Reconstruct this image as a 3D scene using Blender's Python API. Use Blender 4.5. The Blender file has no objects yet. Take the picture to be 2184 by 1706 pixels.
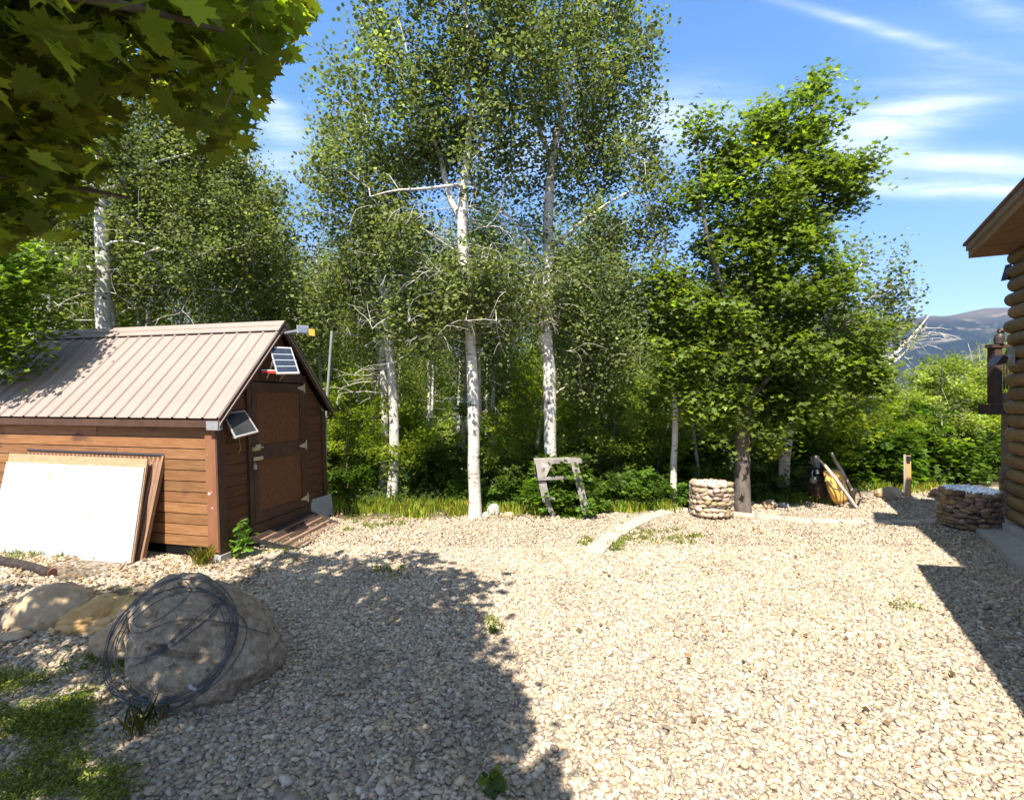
import bpy, math, random
import numpy as np
from mathutils import Vector, Matrix, noise as mnoise
from mathutils.bvhtree import BVHTree

S = bpy.context.scene
COL = S.collection
# ------------------------------------------------------------------ camera
F, CX, CY, HC = 1100.0, 1092.0, 853.0, 2.0      # focal, centre and eye height of the measured frame (2184 px wide)
cam = bpy.data.cameras.new("camera"); camo = bpy.data.objects.new("camera", cam); COL.objects.link(camo)
cam.sensor_width = 36; cam.lens = 36 * F / 2184; cam.clip_end = 20000; cam.clip_start = 0.05
camo.location = (0, 0, HC); camo.rotation_euler = (math.radians(90), 0, 0)
S.camera = camo
# ------------------------------------------------------------------ light
SUN_EL = math.radians(55.5); SX, SY = 0.25, 0.968          # horizontal direction the light travels
sun = bpy.data.lights.new("sun", 'SUN'); sun.energy = 4.9; sun.angle = math.radians(0.53); sun.color = (1, 0.925, 0.83)
suno = bpy.data.objects.new("sun", sun); COL.objects.link(suno)
LD = Vector((SX * math.cos(SUN_EL), SY * math.cos(SUN_EL), -math.sin(SUN_EL)))
suno.rotation_euler = LD.to_track_quat('-Z', 'Y').to_euler(); suno.location = (0, 0, 30)
S.view_settings.view_transform = 'Standard'; S.view_settings.look = 'None'
S.view_settings.exposure = 1.33; S.view_settings.gamma = 1; S.view_settings.use_curve_mapping = False
S.render.engine = 'CYCLES'
S.cycles.use_denoising = True; S.cycles.max_bounces = 9; S.cycles.diffuse_bounces = 5; S.cycles.glossy_bounces = 2
S.cycles.transmission_bounces = 6; S.cycles.transparent_max_bounces = 6; S.cycles.volume_bounces = 0
S.cycles.sample_clamp_indirect = 6; S.cycles.use_adaptive_sampling = True; S.cycles.adaptive_threshold = 0.012

world = bpy.data.worlds.new("World"); S.world = world; world.use_nodes = True
def world_setup():
    nt = world.node_tree; N = nt.nodes; L = nt.links; N.clear()
    out = N.new('ShaderNodeOutputWorld'); bg = N.new('ShaderNodeBackground'); bg.inputs[1].default_value = 0.128
    sky = N.new('ShaderNodeTexSky'); sky.sky_type = 'NISHITA'; sky.sun_disc = False
    sky.sun_elevation = SUN_EL; sky.sun_rotation = math.atan2(-SX, -SY); sky.altitude = 1900; sky.air_density = 0.8
    sky.dust_density = 0.0; sky.ozone_density = 2.0
    def m(op, a, b=None, c=None):
        n = N.new('ShaderNodeMath'); n.operation = op
        for i, v in enumerate((a, b, c)):
            if v is None: continue
            if isinstance(v, (int, float)): n.inputs[i].default_value = v
            else: L.new(v, n.inputs[i])
        return n.outputs[0]
    tc = N.new('ShaderNodeTexCoord'); sp = N.new('ShaderNodeSeparateXYZ'); L.new(tc.outputs['Generated'], sp.inputs[0])
    yy = m('MAXIMUM', sp.outputs[1], 0.05)
    az = m('DIVIDE', sp.outputs[0], yy); el = m('DIVIDE', sp.outputs[2], yy)
    front = m('GREATER_THAN', sp.outputs[1], 0.06)
    # streaky cirrus: noise stretched along gently tilted bands of the sky
    cb = N.new('ShaderNodeCombineXYZ'); L.new(az, cb.inputs[0]); L.new(el, cb.inputs[1])
    mp = N.new('ShaderNodeMapping'); mp.inputs['Scale'].default_value = (2.2, 16, 1); mp.inputs['Rotation'].default_value = (0, 0, -0.06)
    L.new(cb.outputs[0], mp.inputs[0])
    nz = N.new('ShaderNodeTexNoise'); nz.inputs['Scale'].default_value = 2.0; nz.inputs['Detail'].default_value = 7; nz.inputs['Roughness'].default_value = 0.62
    nz.inputs['Distortion'].default_value = 0.35
    L.new(mp.outputs[0], nz.inputs[0])
    streak = m('MULTIPLY_ADD', nz.outputs[0], 2.0, -0.38)
    bands = [(2070, 352, 260, 28, -3, .95), (2060, 405, 330, 17, -1, .9), (1900, 262, 170, 34, 9, .75), (1990, 222, 110, 14, 4, .6),
             (1790, 330, 200, 60, 25, .55), (1850, 55, 200, 13, -16, .5), (2120, 25, 90, 30, -20, .4), (1450, 260, 150, 70, 5, .75),
             (600, 268, 60, 34, -10, .75), (560, 210, 50, 12, -20, .6), (1960, 178, 130, 14, 3, .35), (1150, 330, 160, 60, 0, .5), (600, 350, 90, 40, 0, .5), (2060, 130, 200, 60, -15, .14), (-500, 200, 500, 90, 8, .4), (2900, 250, 500, 90, -8, .5)]
    tot = None
    for (x, y, su, sv, ang, st) in bands:
        a0, e0 = (x - CX) / F, (CY - y) / F; su /= F; sv /= F; t = math.radians(ang)
        dx = m('SUBTRACT', az, a0); dy = m('SUBTRACT', el, e0)
        u = m('ADD', m('MULTIPLY', dx, math.cos(t) / su), m('MULTIPLY', dy, math.sin(t) / su))
        v = m('ADD', m('MULTIPLY', dx, -math.sin(t) / sv), m('MULTIPLY', dy, math.cos(t) / sv))
        g = m('MULTIPLY', m('EXPONENT', m('MULTIPLY', m('ADD', m('MULTIPLY', u, u), m('MULTIPLY', v, v)), -1.0)), st)
        tot = g if tot is None else m('ADD', tot, g)
    f = m('MULTIPLY', m('MULTIPLY', m('MULTIPLY', tot, streak), front), .66)
    cl = N.new('ShaderNodeClamp'); L.new(f, cl.inputs[0]); cl.inputs[2].default_value = 0.92
    # unseen thin cloud added overhead and behind the viewer to whiten the fill
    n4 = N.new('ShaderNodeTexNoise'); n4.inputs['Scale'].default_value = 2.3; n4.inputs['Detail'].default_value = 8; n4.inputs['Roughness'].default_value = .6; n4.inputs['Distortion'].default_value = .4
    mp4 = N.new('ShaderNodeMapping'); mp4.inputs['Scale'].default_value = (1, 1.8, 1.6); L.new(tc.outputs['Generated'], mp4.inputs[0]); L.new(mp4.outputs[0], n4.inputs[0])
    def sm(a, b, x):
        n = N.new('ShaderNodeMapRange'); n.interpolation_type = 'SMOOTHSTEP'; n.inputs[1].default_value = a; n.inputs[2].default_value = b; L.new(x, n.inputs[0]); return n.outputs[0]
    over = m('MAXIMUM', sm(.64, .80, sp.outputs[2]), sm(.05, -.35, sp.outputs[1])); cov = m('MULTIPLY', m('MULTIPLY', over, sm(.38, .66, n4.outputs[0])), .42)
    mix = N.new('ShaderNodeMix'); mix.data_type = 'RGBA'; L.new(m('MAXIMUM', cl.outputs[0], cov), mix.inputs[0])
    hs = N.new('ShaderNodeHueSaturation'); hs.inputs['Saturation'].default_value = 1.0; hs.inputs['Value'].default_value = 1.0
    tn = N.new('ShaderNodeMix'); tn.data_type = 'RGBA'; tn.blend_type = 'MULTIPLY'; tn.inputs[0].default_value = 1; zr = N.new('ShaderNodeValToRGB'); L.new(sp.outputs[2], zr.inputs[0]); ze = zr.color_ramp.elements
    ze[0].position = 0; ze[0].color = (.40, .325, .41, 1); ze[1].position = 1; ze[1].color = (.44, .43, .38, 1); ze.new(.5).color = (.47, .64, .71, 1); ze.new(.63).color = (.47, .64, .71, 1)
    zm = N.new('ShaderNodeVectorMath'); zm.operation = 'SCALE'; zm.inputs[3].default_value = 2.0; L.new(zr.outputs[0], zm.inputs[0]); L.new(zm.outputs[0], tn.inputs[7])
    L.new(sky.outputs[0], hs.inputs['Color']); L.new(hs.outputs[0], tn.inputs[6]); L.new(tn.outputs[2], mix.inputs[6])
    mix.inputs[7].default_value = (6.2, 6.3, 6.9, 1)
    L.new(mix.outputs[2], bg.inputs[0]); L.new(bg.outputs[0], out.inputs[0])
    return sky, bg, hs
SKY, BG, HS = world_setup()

# ------------------------------------------------------------------ helpers
def P(x, y, Y): return np.array([(x - CX) / F * Y, Y, HC + (CY - y) / F * Y])     # a measured point at depth Y
def G(x, y, z=0.0):
    Y = (HC - z) * F / (y - CY); return np.array([(x - CX) / F * Y, Y, z])
def rnd(seed): return np.random.default_rng(seed)
def unit(v): v = np.asarray(v, float); return v / np.linalg.norm(v)

def make_mesh(name, verts, faces, mat=None, smooth=False, cols=None):
    """faces: an (n,k) array, or a list of tuples"""
    me = bpy.data.meshes.new(name)
    verts = np.asarray(verts, np.float32)
    if isinstance(faces, np.ndarray):
        n, k = faces.shape
        me.vertices.add(len(verts)); me.vertices.foreach_set('co', verts.ravel())
        me.loops.add(n * k); me.loops.foreach_set('vertex_index', faces.astype(np.int32).ravel())
        me.polygons.add(n); me.polygons.foreach_set('loop_start', np.arange(0, n * k, k, dtype=np.int32))
        me.update(calc_edges=True)
    else:
        me.from_pydata(verts.tolist(), [], faces); me.update()
    if cols is not None:
        at = me.color_attributes.new('col', 'FLOAT_COLOR', 'POINT')
        c = np.ones((len(verts), 4), np.float32); c[:, :3] = cols
        at.data.foreach_set('color', c.ravel())
    if smooth: me.polygons.foreach_set('use_smooth', np.ones(len(me.polygons), bool))
    if mat: me.materials.append(mat)
    return me
def thing(name, label, cat, loc=(0, 0, 0), group=None):
    o = bpy.data.objects.new(name, None); COL.objects.link(o); o.location = [float(v) for v in loc]; o.empty_display_size = 0.1
    o['label'] = label; o['category'] = cat
    if group: o['group'] = group
    return o
def base_of(p):
    b = np.zeros(3)
    while p is not None: b += np.array(p.location); p = p.parent
    return b
def obj(name, me, parent=None, label=None, cat=None, group=None, kind=None, loc=None):
    o = bpy.data.objects.new(name, me); COL.objects.link(o)
    if parent is not None: o.parent = parent
    if loc is not None: o.location = [float(v) for v in loc]
    if label: o['label'] = label
    if cat: o['category'] = cat
    if group: o['group'] = group
    if kind: o['kind'] = kind
    return o
def part(name, verts, faces, mat, parent, smooth=False, cols=None, label=None):
    v = np.asarray(verts, float) - base_of(parent)
    return obj(name, make_mesh(name, v, faces, mat, smooth, cols), parent, label)
def copy_tree(o, parent=None):
    c = o.copy(); COL.objects.link(c); c.parent = parent
    for ch in list(o.children): copy_tree(ch, c)
    return c

class MB:
    def __init__(s): s.v = []; s.f = []; s.n = 0
    def add(s, v, f):
        v = np.asarray(v, float); s.v.append(v); s.f += [tuple(int(i) + s.n for i in t) for t in f]; s.n += len(v); return s
    def hexa(s, bot, top):
        """8 corners: bottom 4 and top 4, same winding"""
        return s.add(list(bot) + list(top), [(3, 2, 1, 0), (4, 5, 6, 7), (0, 1, 5, 4), (1, 2, 6, 5), (2, 3, 7, 6), (3, 0, 4, 7)])
    def box(s, c, size, ax=None):
        c = np.asarray(c, float); A = np.eye(3) if ax is None else np.array([unit(a) for a in ax])
        h = np.asarray(size, float) / 2
        q = [c + A[0] * h[0] * a + A[1] * h[1] * b for a, b in ((-1, -1), (1, -1), (1, 1), (-1, 1))]
        return s.hexa([p - A[2] * h[2] for p in q], [p + A[2] * h[2] for p in q])
    def bar(s, a, b, w, d, up=(0, 0, 1)):
        """board from a to b; w across, d along 'up'"""
        a = np.asarray(a, float); b = np.asarray(b, float); t = unit(b - a); side = unit(np.cross(t, up)); n = unit(np.cross(side, t))
        return s.box((a + b) / 2, (np.linalg.norm(b - a), w, d), (t, side, n))
    def slab(s, q, th):
        """quad of four corners thickened along its normal"""
        q = [np.asarray(p, float) for p in q]; n = unit(np.cross(q[1] - q[0], q[3] - q[0]))
        return s.hexa([p - n * th / 2 for p in q], [p + n * th / 2 for p in q])
    def tube(s, pts, rad, k=8, caps=True, closed=False):
        v, f = tube_np(pts, rad, k, closed)
        s.add(v, f)
        if caps and not closed:
            m = len(pts); o = s.n - m * k
            s.f.append(tuple(range(o + k - 1, o - 1, -1))); s.f.append(tuple(range(o + (m - 1) * k, o + m * k)))
        return s
    def lathe(s, prof, c, ax=(0, 0, 1), k=20):
        ax = unit(ax); a = unit(np.cross(ax, (0.3, 0.9, 0.1))); b = np.cross(ax, a); c = np.asarray(c, float)
        v = [c + ax * h + r * (math.cos(2 * math.pi * i / k) * a + math.sin(2 * math.pi * i / k) * b) for r, h in prof for i in range(k)]
        f = [(j * k + i, j * k + (i + 1) % k, (j + 1) * k + (i + 1) % k, (j + 1) * k + i) for j in range(len(prof) - 1) for i in range(k)]
        return s.add(v, f)
    def verts(s): return np.concatenate(s.v)
    def part(s, name, mat, parent, smooth=False, label=None): return part(name, s.verts(), s.f, mat, parent, smooth, None, label)

def tube_np(pts, rad, k=6, closed=False):
    pts = np.asarray(pts, float); m = len(pts); rad = np.broadcast_to(np.asarray(rad, float), (m,))
    if closed: T = np.roll(pts, -1, 0) - np.roll(pts, 1, 0)
    else: T = np.gradient(pts, axis=0)
    T /= np.linalg.norm(T, axis=1)[:, None] + 1e-9
    ref = np.array([0.31, 0.17, 0.05]); 
    A = np.zeros_like(pts); a = np.cross(T[0], ref); a /= np.linalg.norm(a)
    for i in range(m):
        a = a - T[i] * np.dot(a, T[i]); a /= np.linalg.norm(a) + 1e-9; A[i] = a
    B = np.cross(T, A)
    th = np.arange(k) * 2 * math.pi / k
    v = pts[:, None] + rad[:, None, None] * (np.cos(th)[None, :, None] * A[:, None] + np.sin(th)[None, :, None] * B[:, None])
    f = []
    for j in range(m if closed else m - 1):
        for i in range(k):
            j2 = (j + 1) % m; f.append((j * k + i, j * k + (i + 1) % k, j2 * k + (i + 1) % k, j2 * k + i))
    return v.reshape(-1, 3), f
def tubes_np(paths):
    """many (pts, rad, k) with open tubes -> verts, quad array"""
    V, Fa, n = [], [], 0
    for pts, rad, k in paths:
        v, f = tube_np(pts, rad, k); V.append(v); Fa.append(np.array(f) + n); n += len(v)
    return np.concatenate(V), np.concatenate(Fa)

def wob(p, s=1.0, ph=0.0):
    """cheap smooth noise in about -1..1 for arrays of points"""
    p = np.asarray(p) * s
    x, y, z = p[..., 0], p[..., 1], p[..., 2]
    return (np.sin(1.7 * x + 2.1 * y + 0.6 * z + ph) + np.sin(-2.3 * x + 1.1 * y + 1.9 * z + 1.3 + ph * 2) + np.sin(0.9 * x - 2.7 * y + 2.2 * z + 4.1 + ph) + np.sin(3.1 * x + 0.4 * y - 2.9 * z + ph * 3)) / 4 * 1.35

# ------------------------------------------------------------------ materials
MATS = {}
def mat(name, col=(.5, .5, .5), rough=.7, spec=.3, metal=0.0, var=0.0, vscale=6.0, stretch=(1, 1, 1), col2=None, bump=0.0, bscale=40.0, attr=False, dark=None):
    if name in MATS: return MATS[name]
    m = bpy.data.materials.new(name); m.use_nodes = True; nt = m.node_tree; N = nt.nodes; L = nt.links
    b = N['Principled BSDF']; b.inputs['Roughness'].default_value = rough; b.inputs['Specular IOR Level'].default_value = spec; b.inputs['Metallic'].default_value = metal
    tc = N.new('ShaderNodeTexCoord'); mp = N.new('ShaderNodeMapping'); mp.inputs['Scale'].default_value = stretch; L.new(tc.outputs['Object'], mp.inputs[0])
    cur = None
    if col2 is not None or var:
        nz = N.new('ShaderNodeTexNoise'); nz.inputs['Scale'].default_value = vscale; nz.inputs['Detail'].default_value = 6; nz.inputs['Roughness'].default_value = .65; L.new(mp.outputs[0], nz.inputs[0])
        r = N.new('ShaderNodeValToRGB'); r.color_ramp.elements[0].position = .33; r.color_ramp.elements[1].position = .67
        c = np.array(col); c2 = np.array(col2) if col2 is not None else c * (1 + var); c1 = c if col2 is not None else c * (1 - var)
        r.color_ramp.elements[0].color = (*c1, 1); r.color_ramp.elements[1].color = (*c2, 1)
        L.new(nz.outputs[0], r.inputs[0]); cur = r.outputs[0]
    if attr:
        a = N.new('ShaderNodeAttribute'); a.attribute_name = 'col'
        if cur is None: cur = a.outputs['Color']
        else:
            mx = N.new('ShaderNodeMix'); mx.data_type = 'RGBA'; mx.blend_type = 'MULTIPLY'; mx.inputs[0].default_value = 1
            L.new(cur, mx.inputs[6]); L.new(a.outputs['Color'], mx.inputs[7]); cur = mx.outputs[2]
    if dark is not None:      # (scale, threshold, colour, stretch): blotches of another colour
        sc, th, dc, st = dark
        mp2 = N.new('ShaderNodeMapping'); mp2.inputs['Scale'].default_value = st; L.new(tc.outputs['Object'], mp2.inputs[0])
        n2 = N.new('ShaderNodeTexNoise'); n2.inputs['Scale'].default_value = sc; n2.inputs['Detail'].default_value = 4; L.new(mp2.outputs[0], n2.inputs[0])
        r2 = N.new('ShaderNodeValToRGB'); r2.color_ramp.elements[0].position = th; r2.color_ramp.elements[1].position = min(1, th + .06)
        L.new(n2.outputs[0], r2.inputs[0])
        mx = N.new('ShaderNodeMix'); mx.data_type = 'RGBA'; L.new(r2.outputs[0], mx.inputs[0])
        if cur is None: mx.inputs[6].default_value = (*col, 1)
        else: L.new(cur, mx.inputs[6])
        mx.inputs[7].default_value = (*dc, 1); cur = mx.outputs[2]
    if cur is None: b.inputs['Base Color'].default_value = (*col, 1)
    else: L.new(cur, b.inputs['Base Color'])
    if bump:
        n3 = N.new('ShaderNodeTexNoise'); n3.inputs['Scale'].default_value = bscale; n3.inputs['Detail'].default_value = 8; L.new(mp.outputs[0], n3.inputs[0])
        bp = N.new('ShaderNodeBump'); bp.inputs['Strength'].default_value = bump; bp.inputs['Distance'].default_value = .02; L.new(n3.outputs[0], bp.inputs['Height']); L.new(bp.outputs[0], b.inputs['Normal'])
    MATS[name] = m; return m

def leaf_mat(name, transl=.4, tcol=(1.5, 1.7, .5), rough=.45, spec=.35):
    m = bpy.data.materials.new(name); m.use_nodes = True; nt = m.node_tree; N = nt.nodes; L = nt.links
    b = N['Principled BSDF']; out = N['Material Output']; b.inputs['Roughness'].default_value = rough; b.inputs['Specular IOR Level'].default_value = spec
    a = N.new('ShaderNodeAttribute'); a.attribute_name = 'col'; L.new(a.outputs['Color'], b.inputs['Base Color'])
    t = N.new('ShaderNodeBsdfTranslucent'); mx = N.new('ShaderNodeMix'); mx.data_type = 'RGBA'; mx.blend_type = 'MULTIPLY'; mx.inputs[0].default_value = 1
    L.new(a.outputs['Color'], mx.inputs[6]); mx.inputs[7].default_value = (*tcol, 1); L.new(mx.outputs[2], t.inputs[0])
    s = N.new('ShaderNodeMixShader'); s.inputs[0].default_value = transl; L.new(b.outputs[0], s.inputs[1]); L.new(t.outputs[0], s.inputs[2]); L.new(s.outputs[0], out.inputs[0])
    return m
M_ASPEN = leaf_mat('aspen_leaf', .52, (1.25, 1.4, .6), .6, .2)
M_MAPLE = leaf_mat('maple_leaf', .55, (1.5, 1.6, .4), .5, .3)
M_NEAR = leaf_mat('near_maple_leaf', .62, (1.35, 1.45, .35), .6, .15)
M_GRASS = leaf_mat('grass_blade', .4, (1.3, 1.4, .5), .6, .2)

def aspen_bark():
    m = bpy.data.materials.new('aspen_bark'); m.use_nodes = True; nt = m.node_tree; N = nt.nodes; L = nt.links
    b = N['Principled BSDF']; b.inputs['Roughness'].default_value = .7; b.inputs['Specular IOR Level'].default_value = .25
    tc = N.new('ShaderNodeTexCoord')
    def ramp(src, p0, p1, c0, c1):
        r = N.new('ShaderNodeValToRGB'); e = r.color_ramp.elements; e[0].position = p0; e[1].position = p1; e[0].color = (*c0, 1); e[1].color = (*c1, 1); L.new(src, r.inputs[0]); return r.outputs[0]
    def nz(scale, st, det=5):
        mp = N.new('ShaderNodeMapping'); mp.inputs['Scale'].default_value = st; L.new(tc.outputs['Object'], mp.inputs[0])
        n = N.new('ShaderNodeTexNoise'); n.inputs['Scale'].default_value = scale; n.inputs['Detail'].default_value = det; L.new(mp.outputs[0], n.inputs[0]); return n.outputs[0]
    base = ramp(nz(3, (1, 1, .6)), .35, .65, (.46, .43, .36), (.68, .65, .57))
    def over(cur, fac, col):
        mx = N.new('ShaderNodeMix'); mx.data_type = 'RGBA'; L.new(fac, mx.inputs[0]); L.new(cur, mx.inputs[6]); mx.inputs[7].default_value = (*col, 1); return mx.outputs[2]
    c = over(base, ramp(nz(7, (1, 1, 7), 3), .59, .65, (0, 0, 0), (.7, .7, .7)), (.12, .10, .08))
    c = over(c, ramp(nz(5, (1.2, 1.2, 1.6), 2), .64, .69, (0, 0, 0), (.9, .9, .9)), (.05, .045, .04))
    c = over(c, ramp(nz(30, (1, 1, 4), 2), .6, .7, (0, 0, 0), (.35, .35, .35)), (.2, .18, .15))
    L.new(c, b.inputs['Base Color'])
    bp = N.new('ShaderNodeBump'); bp.inputs['Strength'].default_value = .4; bp.inputs['Distance'].default_value = .01; L.new(nz(18, (1, 1, 3)), bp.inputs['Height']); L.new(bp.outputs[0], b.inputs['Normal'])
    return m
M_BARK = aspen_bark()
M_MBARK = mat('maple_bark', (.075, .06, .048), .9, .1, col2=(.19, .165, .135), vscale=9, stretch=(1, 1, .35), bump=.8, bscale=25)
M_TWIG = mat('pale_twig', (.36, .33, .28), .8, .15, col2=(.5, .48, .44), vscale=5)

# ------------------------------------------------------------------ terrain
def sstep(a, b, x): t = np.clip((x - a) / (b - a), 0, 1); return t * t * (3 - 2 * t)
EX = np.array([-60, -9, -4, -2.5, -1, .5, 1.6, 2.6, 3.6, 4.6, 6, 7.2, 8, 12, 60.])
EY = np.array([9.3, 9.3, 9.0, 8.75, 8.95, 8.95, 9.1, 9.3, 9.6, 10.1, 10.4, 10.9, 11.3, 12, 12.])
def edge_y(x): return np.interp(x, EX, EY)          # far edge of the gravel
def height(x, y):
    x = np.asarray(x, float); y = np.asarray(y, float)
    d = np.maximum(0, y - edge_y(x) - .7)
    z = -.10 * np.minimum(d, 3) - .17 * np.clip(d - 3, 0, 60) - .05 * np.clip(d - 63, 0, 800)
    pad = (1 - sstep(0, 2, d))
    z = z + .22 * np.sin(x * .45 + 1) * np.sin(y * .37) * (1 - pad)
    z = z + pad * (.012 * np.sin(x * 1.9 + y * .8) + .012 * np.sin(y * 2.3 - x * .7 + 1))
    d2 = np.maximum(0, -6 - y); z = z + .04 * d2
    return z
def ground_mat():
    m = bpy.data.materials.new('ground'); m.use_nodes = True; nt = m.node_tree; N = nt.nodes; L = nt.links
    b = N['Principled BSDF']; b.inputs['Roughness'].default_value = .9; b.inputs['Specular IOR Level'].default_value = .15
    tc = N.new('ShaderNodeTexCoord'); a = N.new('ShaderNodeAttribute'); a.attribute_name = 'col'
    sp = N.new('ShaderNodeSeparateColor'); L.new(a.outputs['Color'], sp.inputs[0])
    vo = N.new('ShaderNodeTexVoronoi'); vo.inputs['Scale'].default_value = 26; L.new(tc.outputs['Object'], vo.inputs['Vector'])
    hs = N.new('ShaderNodeSeparateColor'); L.new(vo.outputs['Color'], hs.inputs[0])
    r = N.new('ShaderNodeValToRGB'); e = r.color_ramp.elements; e[0].color = (.20, .155, .115, 1); e[1].color = (.46, .40, .33, 1)
    e.new(.5).color = (.33, .27, .21, 1); L.new(hs.outputs[0], r.inputs[0])
    n1 = N.new('ShaderNodeTexNoise'); n1.inputs['Scale'].default_value = 9; n1.inputs['Detail'].default_value = 8; L.new(tc.outputs['Object'], n1.inputs[0])
    r1 = N.new('ShaderNodeValToRGB'); r1.color_ramp.elements[0].color = (.035, .028, .016, 1); r1.color_ramp.elements[1].color = (.14, .11, .06, 1); L.new(n1.outputs[0], r1.inputs[0])
    n2 = N.new('ShaderNodeTexNoise'); n2.inputs['Scale'].default_value = .03; n2.inputs['Detail'].default_value = 12; n2.inputs['Roughness'].default_value = .7; L.new(tc.outputs['Object'], n2.inputs[0])
    r2 = N.new('ShaderNodeValToRGB'); r2.color_ramp.elements[0].position = .35; r2.color_ramp.elements[1].position = .65
    r2.color_ramp.elements[0].color = (.018, .034, .010, 1); r2.color_ramp.elements[1].color = (.055, .08, .022, 1); L.new(n2.outputs[0], r2.inputs[0])
    m1 = N.new('ShaderNodeMix'); m1.data_type = 'RGBA'; L.new(sp.outputs[0], m1.inputs[0]); L.new(r1.outputs[0], m1.inputs[6]); L.new(r.outputs[0], m1.inputs[7])
    m2 = N.new('ShaderNodeMix'); m2.data_type = 'RGBA'; L.new(sp.outputs[1], m2.inputs[0]); L.new(m1.outputs[2], m2.inputs[6]); L.new(r2.outputs[0], m2.inputs[7])
    L.new(m2.outputs[2], b.inputs['Base Color'])
    bp = N.new('ShaderNodeBump'); bp.inputs['Strength'].default_value = .9; bp.inputs['Distance'].default_value = .03
    mm = N.new('ShaderNodeMath'); mm.operation = 'ADD'; L.new(vo.outputs['Distance'], mm.inputs[0]); L.new(n1.outputs[0], mm.inputs[1]); L.new(mm.outputs[0], bp.inputs['Height']); L.new(bp.outputs[0], b.inputs['Normal'])
    return m
def axis(lo, hi, step, far, grow=1.18):
    a = list(np.arange(lo, hi + 1e-6, step)); s = step
    while a[-1] < far: s *= grow; a.append(a[-1] + s)
    s = step
    while a[0] > -far: s *= grow; a.insert(0, a[0] - s)
    return np.array(a)
def build_ground():
    xs = axis(-14, 14, .25, 6000); ys = axis(-4, 24, .25, 6000)
    X, Y = np.meshgrid(xs, ys); Z = height(X, Y)
    nx = len(xs); V = np.stack([X, Y, Z], -1).reshape(-1, 3)
    i = np.arange(len(ys) - 1)[:, None] * nx + np.arange(nx - 1)[None]; i = i.ravel()
    Fc = np.stack([i, i + 1, i + 1 + nx, i + nx], 1)
    x, y = V[:, 0], V[:, 1]
    gr = sstep(.35, -.15, y - edge_y(x) + .25 * wob(V, 2.0)) * sstep(-16, -11, x)
    bed = sstep(0, 1, 1 - ((x + 6.5) / 4.2) ** 2 - ((y - 5.0) / 1.6) ** 2 + .35 * wob(V, 1.7)) * .75      # bare soil by the shed
    gr = gr * (1 - bed)
    far = sstep(25, 70, y + np.abs(x) * .5)
    cols = np.stack([gr, far, gr * 0], 1)
    o = obj('ground', make_mesh('ground', V, Fc, ground_mat(), True, cols), kind='structure')
    return o
build_ground()

def blocked(x, y):
    """places where no gravel stones lie: under the shed, boulders, columns"""
    g = np.array([.148, .989]); w = np.array([-.970, .2425]); dx = x + 3.66; dy = y - 6.47
    det = g[0] * w[1] - g[1] * w[0]; t = (dx * w[1] - dy * w[0]) / det; u = (g[0] * dy - g[1] * dx) / det
    b = (t > .02) & (t < 2.6) & (u > .0) & (u < 4.9)
    return b
def ico(sub=0):
    import bmesh
    bm = bmesh.new(); bmesh.ops.create_icosphere(bm, subdivisions=sub + 1, radius=1)
    v = np.array([p.co[:] for p in bm.verts]); f = np.array([[q.index for q in p.verts] for p in bm.faces]); bm.free(); return v, f
STONE_COLS = np.array([(.50, .41, .29), (.60, .51, .38), (.47, .37, .26), (.37, .31, .24), (.64, .56, .45), (.53, .41, .31), (.33, .28, .23), (.57, .45, .30), (.50, .45, .38), (.56, .47, .35)]) * np.array([.83, .82, .79])
def scatter_stones(n, xr, yr, rad, seed, tmpl, keep, M, name, parent=None):
    r = rnd(seed); V0, F0 = tmpl
    x = r.uniform(-1, 1, n); y = np.sqrt(r.uniform(yr[0] ** 2, yr[1] ** 2, n)); x = x * y * xr
    k = keep(x, y) & ~blocked(x, y); x, y = x[k], y[k]; n = len(x)
    s = rad * np.exp(r.normal(0, .28, n)); 
    sc = np.stack([s * r.uniform(.85, 1.45, n), s * r.uniform(.7, 1.1, n), s * r.uniform(.4, .75, n)], 1)
    v = V0[None] * r.uniform(.62, 1.28, (n, len(V0), 1)) * sc[:, None]
    # tilt then spin
    ta = r.normal(0, .38, n); c, q = np.cos(ta), np.sin(ta)
    vy = v[..., 1] * c[:, None] - v[..., 2] * q[:, None]; vz = v[..., 1] * q[:, None] + v[..., 2] * c[:, None]
    th = r.uniform(0, 6.283, n); c, q = np.cos(th), np.sin(th)
    vx = v[..., 0] * c[:, None] - vy * q[:, None]; vy = v[..., 0] * q[:, None] + vy * c[:, None]
    z = height(x, y) + s * r.uniform(-.1, .55, n)
    V = np.stack([vx + x[:, None], vy + y[:, None], vz + z[:, None]], -1).reshape(-1, 3)
    Fc = (F0[None] + (np.arange(n) * len(V0))[:, None, None]).reshape(-1, 3)
    col = STONE_COLS[r.integers(0, len(STONE_COLS), n)] * r.uniform(.75, 1.25, n)[:, None]
    patch = 1 - .16 * sstep(.1, .8, wob(np.stack([x, y, x * 0], 1), 2.1, 2.0)); col = col * patch[:, None]
    cols = np.repeat(col, len(V0), 0)
    return V, Fc, cols
M_STONE = mat('gravel_stone', (.82, .82, .82), .85, .25, col2=(1.12, 1.1, 1.06), vscale=45, attr=True)
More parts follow.
